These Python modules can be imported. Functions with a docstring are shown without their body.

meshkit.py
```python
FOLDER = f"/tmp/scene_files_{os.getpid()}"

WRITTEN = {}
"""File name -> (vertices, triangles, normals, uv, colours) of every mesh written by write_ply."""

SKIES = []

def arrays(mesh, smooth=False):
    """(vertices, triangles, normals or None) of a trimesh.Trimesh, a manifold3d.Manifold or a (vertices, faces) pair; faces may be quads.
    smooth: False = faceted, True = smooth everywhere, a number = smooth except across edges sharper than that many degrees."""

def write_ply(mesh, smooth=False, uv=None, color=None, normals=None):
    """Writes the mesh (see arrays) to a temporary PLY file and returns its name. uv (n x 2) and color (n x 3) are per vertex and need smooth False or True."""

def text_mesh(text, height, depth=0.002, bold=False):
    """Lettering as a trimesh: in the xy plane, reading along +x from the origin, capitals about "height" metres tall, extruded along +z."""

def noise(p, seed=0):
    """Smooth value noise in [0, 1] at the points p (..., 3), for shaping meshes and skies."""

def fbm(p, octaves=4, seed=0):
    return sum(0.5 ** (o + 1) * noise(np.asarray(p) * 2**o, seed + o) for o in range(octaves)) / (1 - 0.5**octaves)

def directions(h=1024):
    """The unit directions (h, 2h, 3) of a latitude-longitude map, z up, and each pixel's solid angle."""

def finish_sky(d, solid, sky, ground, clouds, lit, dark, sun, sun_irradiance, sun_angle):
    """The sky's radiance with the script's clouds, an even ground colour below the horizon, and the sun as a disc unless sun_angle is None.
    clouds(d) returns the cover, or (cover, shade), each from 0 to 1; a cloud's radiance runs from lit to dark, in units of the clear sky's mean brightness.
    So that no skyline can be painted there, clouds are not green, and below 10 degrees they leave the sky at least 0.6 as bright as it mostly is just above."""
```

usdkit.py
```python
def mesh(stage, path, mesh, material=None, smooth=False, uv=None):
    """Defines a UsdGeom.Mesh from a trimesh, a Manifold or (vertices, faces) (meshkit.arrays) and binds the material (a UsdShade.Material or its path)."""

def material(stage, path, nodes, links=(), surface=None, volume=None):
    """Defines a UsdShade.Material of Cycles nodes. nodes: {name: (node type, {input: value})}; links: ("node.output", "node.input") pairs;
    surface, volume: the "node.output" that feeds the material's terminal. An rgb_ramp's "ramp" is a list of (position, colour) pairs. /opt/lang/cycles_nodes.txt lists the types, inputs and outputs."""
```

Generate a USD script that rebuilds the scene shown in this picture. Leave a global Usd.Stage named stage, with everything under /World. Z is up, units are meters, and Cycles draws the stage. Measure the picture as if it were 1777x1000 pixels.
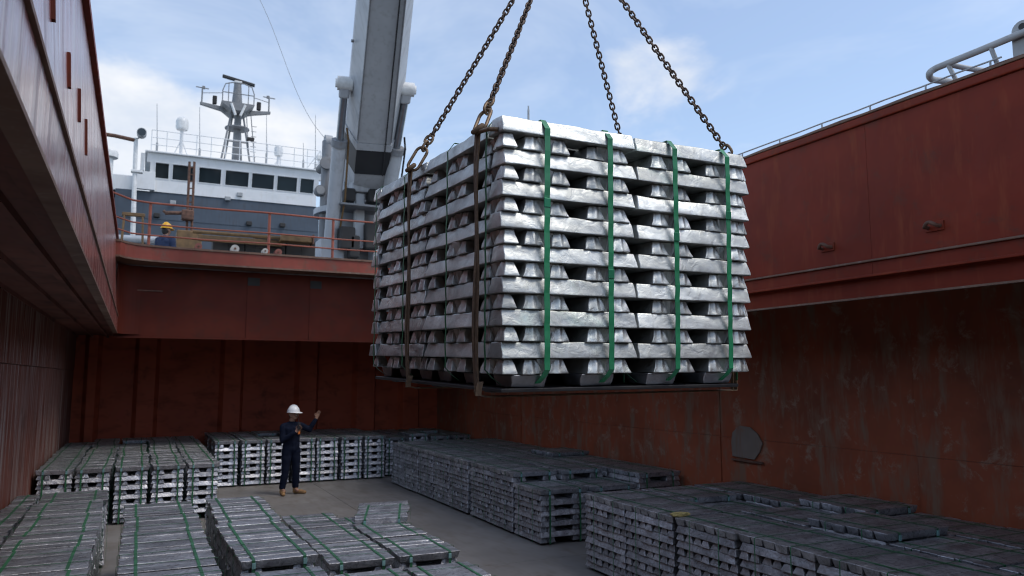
import math, random
import numpy as np, trimesh, manifold3d as m3, shapely.geometry as sg
import usdkit, meshkit
from pxr import Usd, UsdGeom, UsdLux, UsdShade, Gf, Sdf, Vt

stage = Usd.Stage.CreateInMemory()
UsdGeom.SetStageUpAxis(stage, 'Z'); UsdGeom.SetStageMetersPerUnit(stage, 1.0)
UsdGeom.Xform.Define(stage, '/World'); UsdGeom.Scope.Define(stage, '/World/Looks')
PI = math.pi
V = lambda *a: np.array(a, float)

# ---------------------------------------------------------------- camera, sky, sun, exposure
EYE = V(0, 0, 2.45); FPX = 1330.0; YAW = 0.4492; PITCH = 0.1160
FWD = V(math.sin(YAW)*math.cos(PITCH), math.cos(YAW)*math.cos(PITCH), math.sin(PITCH))
RGT = V(math.cos(YAW), -math.sin(YAW), 0); UPV = np.cross(RGT, FWD)
cam = UsdGeom.Camera.Define(stage, '/World/camera')
M = np.eye(4); M[0, :3] = RGT; M[1, :3] = UPV; M[2, :3] = -FWD; M[3, :3] = EYE
cam.AddTransformOp().Set(Gf.Matrix4d(*M.ravel().tolist()))
cam.CreateHorizontalApertureAttr(36.0); cam.CreateFocalLengthAttr(36.0*FPX/1777)
cam.CreateFocusDistanceAttr(4.1); cam.CreateFStopAttr(4.0)
cam.CreateExposureAttr(1.08)

SUN_EL, SUN_AZ = math.radians(58), math.atan2(0.72, -0.69)
SKY_STRENGTH = 0.10
TO_SUN = V(math.sin(SUN_AZ)*math.cos(SUN_EL), math.cos(SUN_AZ)*math.cos(SUN_EL), math.sin(SUN_EL))
sun = UsdLux.DistantLight.Define(stage, '/World/sun')
sun.CreateIntensityAttr(0.17); sun.CreateAngleAttr(24.0); sun.CreateNormalizeAttr(True); sun.CreateColorAttr(Gf.Vec3f(1.0, 0.95, 0.88))
zx = np.cross(V(0, 0, 1), TO_SUN); zx /= np.linalg.norm(zx); zy = np.cross(TO_SUN, zx)
S4 = np.eye(4); S4[0, :3] = zx; S4[1, :3] = zy; S4[2, :3] = TO_SUN
sun.AddTransformOp().Set(Gf.Matrix4d(*S4.ravel().tolist()))

def at(px, py, y=None, z=None, x=None):
    """The point of the world at a known distance along the ship (y), height or side that the survey photograph shows there."""
    d = FWD + RGT*(px-888.5)/FPX - UPV*(py-500)/FPX
    t = y/d[1] if y is not None else (z-EYE[2])/d[2] if z is not None else x/d[0]
    return EYE + d*t

# clouds: a bank low over the port bow, a soft one higher to starboard, thin veils elsewhere
def cdir(px, py):
    d = FWD + RGT*(px-888.5)/FPX - UPV*(py-500)/FPX
    return d/np.linalg.norm(d)
sky_nodes = {
 'tc': ('texture_coordinate', {}),
 'sky': ('sky_texture', {'sky_type': 'single_scattering', 'sun_disc': False, 'sun_elevation': SUN_EL, 'sun_rotation': SUN_AZ, 'altitude': 0.0, 'air_density': 1.0, 'aerosol_density': 1.2, 'ozone_density': 1.6}),
 'stretch': ('mapping', {'scale': (1.0, 1.0, 1.9)}),
 'big': ('noise_texture', {'scale': 5.5, 'detail': 9.0, 'roughness': 0.56, 'distortion': 0.25}),
 'veil': ('noise_texture', {'scale': 2.6, 'detail': 6.0, 'roughness': 0.6, 'distortion': 0.8}),
 'tone': ('noise_texture', {'scale': 9.0, 'detail': 6.0, 'roughness': 0.6}),
 'xyz': ('separate_xyz', {}),
 # cumulus is likely near the horizon, rare overhead
 'low': ('map_range', {'from_min': 0.06, 'from_max': 0.46, 'to_min': 0.23, 'to_max': -0.15, 'clamp': True}),
}
sky_links = [('tc.generated', 'sky.vector'), ('tc.generated', 'stretch.vector'), ('stretch.vector', 'big.vector'), ('stretch.vector', 'veil.vector'), ('stretch.vector', 'tone.vector'),
 ('tc.generated', 'xyz.vector'), ('xyz.z', 'low.value')]
clumps = [((190, 215), .13, .30), ((60, 260), .16, .30), ((330, 260), .09, .20), ((-350, 300), .3, .22), ((1080, 112), .085, .29), ((1180, 135), .08, .26), ((1230, 390), .16, .22), ((760, 300), .15, .14), ((560, 260), .12, .16), ((2600, 200), .3, .24), ((-1500, 250), .3, .2)]
prev = 'low.result'
for i, (p, r, amp) in enumerate(clumps):
    d = cdir(*p)
    sky_nodes[f'off{i}'] = ('mapping', {'location': tuple(-d*V(1, 1, 1))})
    sky_nodes[f'len{i}'] = ('gradient_texture', {'gradient_type': 'quadratic_sphere'})
    sky_nodes[f'sc{i}'] = ('mapping', {'scale': (1/(2.2*r), 1/(2.2*r), 1/(1.35*r))})
    sky_nodes[f'add{i}'] = ('math', {'math_type': 'multiply_add', 'value2': amp*1.25})
    sky_links += [('tc.generated', f'off{i}.vector'), (f'off{i}.vector', f'sc{i}.vector'), (f'sc{i}.vector', f'len{i}.vector'), (f'len{i}.fac', f'add{i}.value1'), (prev, f'add{i}.value3')]
    prev = f'add{i}.value'
sky_nodes |= {
 'sum': ('math', {'math_type': 'add'}),
 'cover': ('map_range', {'range_type': 'smoothstep', 'from_min': 0.64, 'from_max': 0.92, 'to_min': 0.0, 'to_max': 0.90, 'clamp': True}),
 'vcov': ('map_range', {'from_min': 0.40, 'from_max': 0.75, 'to_min': 0.16, 'to_max': 0.62, 'clamp': True}),
 'lit': ('mix_color', {'a': (3.6, 3.9, 4.4), 'b': (4.7, 4.75, 4.85), 'use_clamp': False}),
 'tr': ('map_range', {'from_min': 0.35, 'from_max': 0.65, 'to_min': 0.0, 'to_max': 1.0, 'clamp': True}),
 'v': ('mix_color', {'b': (4.0, 4.45, 5.15)}),
 'c': ('mix_color', {}),
 'bg': ('background_shader', {'strength': SKY_STRENGTH}),
}
sky_links += [('big.fac', 'sum.value1'), (prev, 'sum.value2'), ('sum.value', 'cover.value'), ('veil.fac', 'vcov.value'), ('tone.fac', 'tr.value'), ('tr.result', 'lit.fac'),
 ('sky.color', 'v.a'), ('vcov.result', 'v.fac'), ('v.result', 'c.a'), ('lit.result', 'c.b'), ('cover.result', 'c.fac'), ('c.result', 'bg.color')]
skym = usdkit.material(stage, '/World/Looks/sky', sky_nodes, sky_links, surface='bg.background')
dome = UsdLux.DomeLight.Define(stage, '/World/sky')
UsdShade.MaterialBindingAPI.Apply(dome.GetPrim()).Bind(skym)
dome.GetPrim().SetCustomDataByKey('kind', 'structure')

# ---------------------------------------------------------------- scene helpers
used = {}
def numbered(path):
    n = used.get(path, 0); used[path] = n + 1
    return path if n == 0 else f'{path}_{n:03d}'
def path_of(p): return '/World' if p is None else str(p if isinstance(p, (str, Sdf.Path)) else p.GetPath())
arrays_cache = {}
def obj(name, mesh, mat, parent=None, smooth=False, mtx=None, label=None):
    path = numbered(path_of(parent) + '/' + name)
    if not isinstance(smooth, bool) and mtx is not None:          # split at sharp edges once per shape
        k = (id(mesh), smooth)
        if k not in arrays_cache: arrays_cache[k] = (trimesh.graph.smooth_shade(mesh, angle=math.radians(smooth), facet_minarea=None), mesh)
        mesh, smooth = arrays_cache[k][0], True
    g = usdkit.mesh(stage, path, mesh, MAT[mat] if isinstance(mat, str) else mat, smooth=smooth)
    if mtx is not None: g.AddTransformOp().Set(Gf.Matrix4d(*np.asarray(mtx).T.ravel().tolist()))
    if label: g.GetPrim().SetCustomDataByKey('label', label)
    return g.GetPrim()
def tag(p, label=None, cat=None, group=None, kind=None):
    for k, v in (('label', label), ('category', cat), ('group', group), ('kind', kind)):
        if v: p.SetCustomDataByKey(k, v)
    return p
def thing(name, label, cat, loc=(0, 0, 0), rotz=0.0, group=None, kind=None):
    x = UsdGeom.Xform.Define(stage, numbered('/World/' + name))
    x.AddTranslateOp().Set(Gf.Vec3d(*map(float, loc))); x.AddRotateZOp().Set(float(rotz))
    return tag(x.GetPrim(), label, cat, group, kind)
def cat(ms): return trimesh.util.concatenate(ms)
def box(x0, x1, y0, y1, z0, z1):
    b = trimesh.creation.box((abs(x1-x0), abs(y1-y0), abs(z1-z0))); b.apply_translation(((x0+x1)/2, (y0+y1)/2, (z0+z1)/2)); return b
def boxgrid(xs, ys, zs):
    """Surface of a box with the given grid lines, as vertices and quads split to triangles."""
    P, F, n = [], [], 0
    def face(a, b, mk, flip):
        nonlocal n
        A, Bq = np.meshgrid(a, b, indexing='ij')
        P.append(mk(A.ravel(), Bq.ravel())); na, nb = len(a), len(b)
        i, j = np.meshgrid(range(na-1), range(nb-1), indexing='ij'); k = (i*nb+j).ravel() + n
        q = np.stack([k, k+nb, k+nb+1, k+1], 1)
        if flip: q = q[:, ::-1]
        F.append(q[:, [0, 1, 2]]); F.append(q[:, [0, 2, 3]]); n += na*nb
    full = lambda v, A: np.full_like(A, v)
    face(xs, ys, lambda a, b: np.stack([a, b, full(zs[-1], a)], 1), False); face(xs, ys, lambda a, b: np.stack([a, b, full(zs[0], a)], 1), True)
    face(ys, zs, lambda a, b: np.stack([full(xs[-1], a), a, b], 1), False); face(ys, zs, lambda a, b: np.stack([full(xs[0], a), a, b], 1), True)
    face(zs, xs, lambda a, b: np.stack([b, full(ys[-1], a), a], 1), False); face(zs, xs, lambda a, b: np.stack([b, full(ys[0], a), a], 1), True)
    t = trimesh.Trimesh(np.vstack(P), np.vstack(F), process=False); t.merge_vertices(digits_vertex=7)
    return np.array(t.vertices), np.array(t.faces)
def rbox(x0, x1, y0, y1, z0, z1, r=0.01):
    """Box with chamfered edges."""
    r = min(r, .45*abs(x1-x0), .45*abs(y1-y0), .45*abs(z1-z0))
    ax = lambda a, b: np.array([min(a, b), min(a, b)+r, max(a, b)-r, max(a, b)])
    xs, ys, zs = ax(x0, x1), ax(y0, y1), ax(z0, z1)
    v, f = boxgrid(xs, ys, zs)
    q = np.clip(v, [xs[1], ys[1], zs[1]], [xs[2], ys[2], zs[2]]); d = v-q; l = np.linalg.norm(d, axis=1, keepdims=True)
    return trimesh.Trimesh(q + r*d/np.maximum(l, 1e-9), f, process=False)
def cyl(p, q, r, n=12, r2=None):
    p, q = np.asarray(p, float), np.asarray(q, float); d = q-p; L = np.linalg.norm(d); d /= L
    a = np.cross(d, V(0, 0, 1) if abs(d[2]) < .9 else V(1, 0, 0)); a /= np.linalg.norm(a); b = np.cross(d, a); r2 = r if r2 is None else r2
    t = np.arange(n)*2*PI/n; c = np.cos(t)[:, None]*a + np.sin(t)[:, None]*b
    v = np.vstack([p + c*r, q + c*r2, [p], [q]]); i = np.arange(n); j = (i+1) % n
    f = np.vstack([np.stack([i, j, j+n], 1), np.stack([i, j+n, i+n], 1), np.stack([np.full(n, 2*n), j, i], 1), np.stack([np.full(n, 2*n+1), i+n, j+n], 1)])
    m = trimesh.Trimesh(v, f, process=False)
    if m.volume < 0: m.invert()
    return m
def tube(pts, r, n=8, closed=False):
    pts = np.asarray(pts, float); N = len(pts)
    tan = np.roll(pts, -1, 0) - np.roll(pts, 1, 0) if closed else np.gradient(pts, axis=0)
    tan /= np.linalg.norm(tan, axis=1, keepdims=True)
    a = np.cross(tan[0], V(0, 0, 1) if abs(tan[0][2]) < .9 else V(1, 0, 0)); rings = []
    for k in range(N):
        a = a - tan[k]*(a@tan[k]); a /= np.linalg.norm(a); b = np.cross(tan[k], a)
        t = np.arange(n)*2*PI/n; rings.append(pts[k] + r*(np.cos(t)[:, None]*a + np.sin(t)[:, None]*b))
    v = np.vstack(rings); f = []
    for k in range(N if closed else N-1):
        k2 = (k+1) % N; i = np.arange(n); j = (i+1) % n
        f += [np.stack([k*n+i, k*n+j, k2*n+j], 1), np.stack([k*n+i, k2*n+j, k2*n+i], 1)]
    if not closed:
        v = np.vstack([v, pts[:1], pts[-1:]]); i = np.arange(n); j = (i+1) % n
        f += [np.stack([np.full(n, N*n), j, i], 1), np.stack([np.full(n, N*n+1), (N-1)*n+i, (N-1)*n+j], 1)]
    return trimesh.Trimesh(v, np.vstack(f), process=False)
def prism(poly, axis, a, b):
    """Extrudes a polygon (pairs) along an axis from a to b. axis y: pairs are (x, z); axis x: (y, z); axis z: (x, y)."""
    m = trimesh.creation.extrude_polygon(sg.Polygon(poly), b-a, engine='earcut'); v = np.array(m.vertices); w = v[:, 2]+a
    if axis == 'z': m.vertices = np.stack([v[:, 0], v[:, 1], w], 1)
    elif axis == 'x': m.vertices = np.stack([w, v[:, 0], v[:, 1]], 1)
    else: m.vertices = np.stack([v[:, 0], w, v[:, 1]], 1)
    if m.volume < 0: m.invert()
    return m
def lathe(prof, n=24):
    m = trimesh.creation.revolve(np.asarray(prof, float), sections=n); 
    if m.volume < 0: m.invert()
    return m
def moved(m, d): m = m.copy(); m.apply_translation(d); return m
def band(path, side, w, t):
    """A flat closed or open strap along path points, width w along the side direction, thickness t outward (both faces)."""
    path = np.asarray(path, float); side = np.asarray(side, float); N = len(path)
    tan = np.gradient(path, axis=0); tan /= np.linalg.norm(tan, axis=1, keepdims=True)
    nor = np.cross(tan, side); nor /= np.linalg.norm(nor, axis=1, keepdims=True)
    q = [path - side*w/2 - nor*t/2, path + side*w/2 - nor*t/2, path + side*w/2 + nor*t/2, path - side*w/2 + nor*t/2]
    v = np.stack(q, 1).reshape(-1, 3); f = []
    for k in range(N-1):
        for s in range(4):
            a, b = 4*k+s, 4*k+(s+1) % 4; f += [[a, b, b+4], [a, b+4, a+4]]
    f += [[0, 2, 1], [0, 3, 2], [4*N-4, 4*N-3, 4*N-2], [4*N-4, 4*N-2, 4*N-1]]
    m = trimesh.Trimesh(v, f, process=False)
    return m

# ---------------------------------------------------------------- materials
MAT = {}
def mat(name, nodes, links, surface='p.BSDF'):
    MAT[name] = usdkit.material(stage, '/World/Looks/' + name, nodes, links, surface=surface)
def plain(name, col, rough=.5, metal=0.0, var=.15, scale=6.0, bump=.0, spec=.5):
    lo, hi = [tuple(np.array(col)*(1-var)), tuple(np.array(col)*(1+var))]
    n = {'g': ('geometry', {}), 'n': ('noise_texture', {'scale': scale, 'detail': 5.0, 'roughness': .6}), 'r': ('rgb_ramp', {'ramp': [(.3, lo), (.7, hi)]}),
         'p': ('principled_bsdf', {'roughness': rough, 'metallic': metal, 'specular_ior_level': spec})}
    l = [('g.position', 'n.vector'), ('n.fac', 'r.fac'), ('r.color', 'p.base_color')]
    if bump:
        n['b'] = ('bump', {'strength': bump, 'distance': .01}); l += [('n.fac', 'b.height'), ('b.normal', 'p.normal')]
    mat(name, n, l)
def ship_paint(name, c0, c1, c2, streak, streak_amt, rough, wear, wear_amt, vscale=(3, 3, .35), lump=.25, wear_scale=2.2, spec=.5, wear_stretch=(1, 1, 1), coat=0.0, sfrom=.52):
    """Old ship's paint: mottled base, runs of rust or salt down the plate, scuffed patches, weld-buckled plates."""
    n = {'g': ('geometry', {}),
     'm1': ('noise_texture', {'scale': .7, 'detail': 8.0, 'roughness': .62}), 'r1': ('rgb_ramp', {'ramp': [(.32, c0), (.52, c1), (.7, c2)]}),
     'ms': ('mapping', {'scale': vscale}), 's': ('noise_texture', {'scale': 2.6, 'detail': 7.0, 'roughness': .62}), 'sr': ('map_range', {'from_min': sfrom, 'from_max': sfrom+.16, 'to_min': 0.0, 'to_max': streak_amt, 'clamp': True}),
     'mw': ('mapping', {'scale': wear_stretch}), 'w': ('noise_texture', {'scale': wear_scale, 'detail': 12.0, 'roughness': .74, 'distortion': .3}), 'wr': ('map_range', {'from_min': .55, 'from_max': .66, 'to_min': 0.0, 'to_max': wear_amt, 'clamp': True}),
     'x1': ('mix_color', {'b': streak}), 'x2': ('mix_color', {'b': wear}),
     'fine': ('noise_texture', {'scale': 55.0, 'detail': 4.0}), 'lump': ('noise_texture', {'scale': 1.6, 'detail': 3.0}),
     'rr': ('map_range', {'from_min': .3, 'from_max': .7, 'to_min': rough-.09, 'to_max': rough+.12}),
     'b1': ('bump', {'strength': lump, 'distance': .03}), 'b2': ('bump', {'strength': .12, 'distance': .004}), 'b3': ('bump', {'strength': .25, 'distance': .003}),
     'p': ('principled_bsdf', {'specular_ior_level': spec, 'coat_weight': coat, 'coat_roughness': .20})}
    l = [('g.position', 'm1.vector'), ('m1.fac', 'r1.fac'), ('g.position', 'ms.vector'), ('ms.vector', 's.vector'), ('s.fac', 'sr.value'), ('g.position', 'mw.vector'), ('mw.vector', 'w.vector'), ('w.fac', 'wr.value'),
     ('r1.color', 'x1.a'), ('sr.result', 'x1.fac'), ('x1.result', 'x2.a'), ('wr.result', 'x2.fac'), ('x2.result', 'p.base_color'),
     ('s.fac', 'rr.value'), ('rr.result', 'p.roughness'), ('g.position', 'lump.vector'), ('g.position', 'fine.vector'),
     ('lump.fac', 'b1.height'), ('b1.normal', 'b2.normal'), ('fine.fac', 'b2.height'), ('b2.normal', 'b3.normal'), ('wr.result', 'b3.height'), ('b3.normal', 'p.normal')]
    if coat:
        n['cw'] = ('map_range', {'from_min': .38, 'from_max': .62, 'to_min': coat, 'to_max': coat*.12, 'clamp': True}); n['b4'] = ('bump', {'strength': .35, 'distance': .004})
        l += [('w.fac', 'cw.value'), ('cw.result', 'p.coat_weight'), ('s.fac', 'b4.height'), ('b3.normal', 'b4.normal'), ('b4.normal', 'p.coat_normal')]
    mat(name, n, l)
RED0, RED1, RED2 = (.125, .018, .009), (.17, .024, .011), (.21, .032, .014)
ship_paint('coaming_red', RED0, RED1, RED2, (.27, .075, .030), .3, .42, (.095, .032, .020), .6, vscale=(3, 3, .5), lump=.45, spec=.14, wear_scale=3.5)
ship_paint('coaming_streaked', (.10, .018, .011), (.15, .026, .015), (.19, .040, .024), (.40, .31, .27), .95, .25, (.065, .022, .018), .8, vscale=(6, 6, .22), lump=.10, wear_scale=3.0, wear_stretch=(2, 2, .2), spec=1.0, coat=.75)
ship_paint('lip_red', (.17, .035, .022), (.24, .050, .032), (.30, .075, .05), (.13, .06, .035), .5, .5, (.12, .08, .06), .7, vscale=(3, 3, 1), lump=.15, spec=0.3)
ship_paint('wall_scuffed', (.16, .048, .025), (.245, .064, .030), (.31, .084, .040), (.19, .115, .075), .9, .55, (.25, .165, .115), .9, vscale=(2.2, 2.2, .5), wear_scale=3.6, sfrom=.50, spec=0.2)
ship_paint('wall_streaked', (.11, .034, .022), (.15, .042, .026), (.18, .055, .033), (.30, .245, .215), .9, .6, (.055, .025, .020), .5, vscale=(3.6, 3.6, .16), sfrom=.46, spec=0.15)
ship_paint('bulkhead_red', (.32, .070, .036), (.39, .082, .040), (.45, .10, .048), (.10, .028, .018), .5, .55, (.085, .03, .02), .5, vscale=(.6, .6, 1.4), spec=0.2)
ship_paint('girder_shade_dark_red', (.075, .017, .010), (.10, .020, .012), (.125, .027, .015), (.08, .028, .02), .5, .55, (.06, .025, .018), .5, vscale=(1, 1, 1), spec=0.12)  # lip's shade put into the girder colour; guide bars share this dark red
ship_paint('under_deck', (.12, .052, .042), (.16, .062, .048), (.20, .08, .06), (.07, .045, .038), .7, .6, (.05, .03, .026), .7, vscale=(1, .3, 1), spec=0.2)
ship_paint('rust_edge', (.10, .05, .03), (.15, .08, .05), (.20, .13, .09), (.09, .035, .02), .7, .6, (.22, .18, .15), .5, vscale=(1, 1, 1), wear_scale=6)
ship_paint('floor_steel', (.145, .135, .126), (.185, .172, .16), (.225, .21, .197), (.14, .12, .10), .6, .52, (.14, .115, .095), .7, vscale=(1.6, .4, 1), lump=.15, wear_scale=2.2)
ship_paint('patch_grey', (.12, .085, .065), (.15, .115, .09), (.18, .145, .12), (.17, .07, .035), .7, .6, (.20, .075, .035), .8, wear_scale=5)
ship_paint('deck_blue', (.045, .062, .085), (.055, .074, .10), (.066, .086, .115), (.05, .05, .055), .4, .5, (.045, .05, .06), .5)
ship_paint('white_paint', (.66, .67, .67), (.74, .745, .74), (.78, .78, .775), (.6, .55, .48), .25, .4, (.6, .58, .54), .3, lump=.1)
ship_paint('crane_grey', (.37, .38, .395), (.42, .43, .445), (.46, .47, .48), (.24, .23, .22), .35, .42, (.27, .265, .26), .35, lump=.08, wear_scale=3)
ship_paint('crane_dark_grey', (.17, .175, .185), (.21, .215, .225), (.24, .245, .25), (.15, .12, .09), .5, .5, (.12, .10, .085), .5, lump=.08)
plain('black_paint', (.018, .019, .021), .5); plain('rod_steel', (.30, .31, .33), .28, .9); plain('dark_gap', (.025, .023, .022), .7)
plain('rail_red', (.26, .065, .035), .5, var=.3, scale=3); plain('yellow_brown', (.15, .085, .032), .6, var=.4, scale=5); plain('mast_grey', (.33, .34, .345), .5); plain('mast_dark', (.20, .205, .21), .5); plain('lamp_white', (.72, .72, .70), .4)
plain('pale_pipe', (.42, .44, .45), .38, .3); plain('rust_brown', (.11, .052, .032), .7, var=.5, scale=9); plain('drum_red', (.20, .06, .04), .55); plain('roller_white', (.42, .40, .36), .6)
plain('strap_green', (.018, .20, .085), .42, var=.25, scale=9); plain('strap_green_old', (.020, .105, .045), .5, var=.35, scale=4); plain('strap_seal_green', (.03, .22, .11), .3, .4); plain('strap_seal', (.20, .36, .36), .4, .3)
plain('sling_brown', (.105, .066, .036), .8, var=.4, scale=30, bump=.4); plain('chain_rust', (.085, .058, .042), .55, .55, var=.45, scale=45, bump=.2); plain('link_rust', (.17, .115, .07), .5, .6, var=.4, scale=40, bump=.2)
plain('tray_black', (.022, .021, .022), .55, .2); plain('cable_black', (.02, .02, .022), .5)
plain('coverall_navy', (.006, .009, .021), .85, var=.3, scale=14, spec=.12); plain('jacket_blue', (.020, .035, .085), .85, var=.3, scale=14); plain('skin', (.30, .165, .11), .5); plain('helmet_white', (.78, .78, .77), .3, var=.03); plain('helmet_yellow', (.80, .42, .02), .35, var=.05)
plain('boot_tan', (.27, .15, .06), .7, var=.3, scale=20); plain('glove_tan', (.30, .20, .11), .8); plain('hair_dark', (.02, .016, .013), .7); plain('vest_orange', (.55, .16, .03), .7)
plain('sea_water', (.02, .05, .06), .15); plain('rag_yellow', (.34, .27, .10), .8); plain('paper_white', (.62, .60, .55), .7)
mat('window_glass', {'p': ('principled_bsdf', {'base_color': (.012, .018, .020), 'roughness': .06, 'specular_ior_level': .6})}, [])

def aluminium(name, dark, mid, light, metal, r0, r1, stain=None, stain_amt=.0, bump=.5, sc=1.0):
    n = {'tc': ('geometry', {}), 'oi': ('object_info', {}),
     'n1': ('noise_texture', {'scale': 5.5*sc, 'detail': 8.0, 'roughness': .62, 'distortion': .4}), 'r1': ('rgb_ramp', {'ramp': [(.28, dark), (.5, mid), (.68, light)]}),
     'n2': ('noise_texture', {'scale': 16.0*sc, 'detail': 7.0, 'roughness': .6, 'distortion': 1.2}), 'n3': ('noise_texture', {'scale': 120.0*sc, 'detail': 3.0}),
     'n4': ('noise_texture', {'scale': 2.1, 'detail': 6.0, 'roughness': .7}),
     'vw': ('voronoi_texture', {'scale': 19.0*sc, 'randomness': 1.0}) if False else ('noise_texture', {'scale': 38.0*sc, 'detail': 2.0, 'distortion': 2.5}),
     'rr': ('map_range', {'from_min': .32, 'from_max': .68, 'to_min': r0, 'to_max': r1, 'clamp': True}),
     'tone': ('map_range', {'from_min': 0.0, 'from_max': 1.0, 'to_min': .70, 'to_max': 1.15}), 'cc': ('combine_color', {}), 'mul': ('mix_color', {'blend_type': 'multiply', 'fac': 1.0}),
     'sr': ('map_range', {'from_min': .58, 'from_max': .74, 'to_min': 0.0, 'to_max': stain_amt, 'clamp': True}), 'st': ('mix_color', {'b': stain or mid}),
     'vn': ('noise_texture', {'scale': 7.0*sc, 'detail': 5.0, 'roughness': .65, 'distortion': 2.2}), 'va': ('math', {'math_type': 'subtract', 'value2': .5}), 'vb': ('math', {'math_type': 'absolute'}), 'vr': ('map_range', {'from_min': 0.0, 'from_max': .012, 'to_min': .55, 'to_max': 0.0, 'clamp': True}), 'vm': ('math', {'math_type': 'multiply'}), 'vk': ('map_range', {'from_min': .48, 'from_max': .60, 'to_min': 0.0, 'to_max': 1.0, 'clamp': True}), 'vx': ('mix_color', {'b': (.10, .095, .09)}),
     'b1': ('bump', {'strength': bump, 'distance': .012}), 'b2': ('bump', {'strength': bump*.6, 'distance': .004}), 'b3': ('bump', {'strength': .12, 'distance': .001}),
     'p': ('principled_bsdf', {'metallic': metal})}
    l = [('tc.position', 'n1.vector'), ('tc.position', 'n2.vector'), ('tc.position', 'n3.vector'), ('tc.position', 'n4.vector'), ('tc.position', 'vw.vector'), ('n1.fac', 'r1.fac'), ('n2.fac', 'rr.value'), ('rr.result', 'p.roughness'),
     ('oi.random', 'tone.value'), ('tone.result', 'cc.r'), ('tone.result', 'cc.g'), ('tone.result', 'cc.b'), ('r1.color', 'mul.a'), ('cc.color', 'mul.b'),
     ('n4.fac', 'sr.value'), ('mul.result', 'st.a'), ('sr.result', 'st.fac'), ('st.result', 'vx.a'), ('vx.result', 'p.base_color'), ('tc.position', 'vn.vector'), ('vn.fac', 'va.value1'), ('va.value', 'vb.value1'), ('vb.value', 'vr.value'), ('n4.fac', 'vk.value'), ('vr.result', 'vm.value1'), ('vk.result', 'vm.value2'), ('vm.value', 'vx.fac'),
     ('n2.fac', 'b1.height'), ('b1.normal', 'b2.normal'), ('vw.fac', 'b2.height'), ('b2.normal', 'b3.normal'), ('n3.fac', 'b3.height'), ('b3.normal', 'p.normal')]
    mat(name, n, l)
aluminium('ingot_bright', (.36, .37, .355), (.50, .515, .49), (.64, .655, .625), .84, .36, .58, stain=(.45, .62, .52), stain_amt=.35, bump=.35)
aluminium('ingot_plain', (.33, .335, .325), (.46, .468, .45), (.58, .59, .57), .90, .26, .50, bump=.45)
aluminium('ingot_foot', (.22, .22, .23), (.32, .32, .33), (.42, .42, .43), .9, .35, .55, bump=.4)
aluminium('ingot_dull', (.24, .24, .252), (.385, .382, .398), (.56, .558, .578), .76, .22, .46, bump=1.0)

# ---------------------------------------------------------------- the hold: floor, walls, decks
XL, XR, YF, YB, ZD = -1.5, 8.1, 22.0, -18.0, 3.55           # hold walls and the underside of the deck
CL, CR, CF, CB = -0.40, 6.5, 18.0, -16.0                   # hatch opening
sea = obj('sea', box(-900, 900, -900, 900, -5.2, -5.0), 'sea_water'); tag(sea, kind='structure')

rng = random.Random(5)
fl = UsdGeom.Xform.Define(stage, numbered('/World/hold_floor')).GetPrim(); tag(fl, kind='structure')
xs = [XL, 1.15, 3.75, 6.15, XR]; ys = [YB, -15, -12, -9, -6, -2.6, .4, 3.4, 6.4, 9.5, 12.6, 15.7, 18.8, YF]
for i in range(len(xs)-1):
    for j in range(len(ys)-1):
        dz = rng.uniform(-.003, .002)
        obj('plate', rbox(xs[i]+.003, xs[i+1]-.003, ys[j]+.003, ys[j+1]-.003, -.05, dz, .004), 'floor_steel', fl)
obj('weld_bed', box(XL-.1, XR+.1, YB-.1, YF+.1, -.12, -.012), 'dark_gap', fl)

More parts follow.
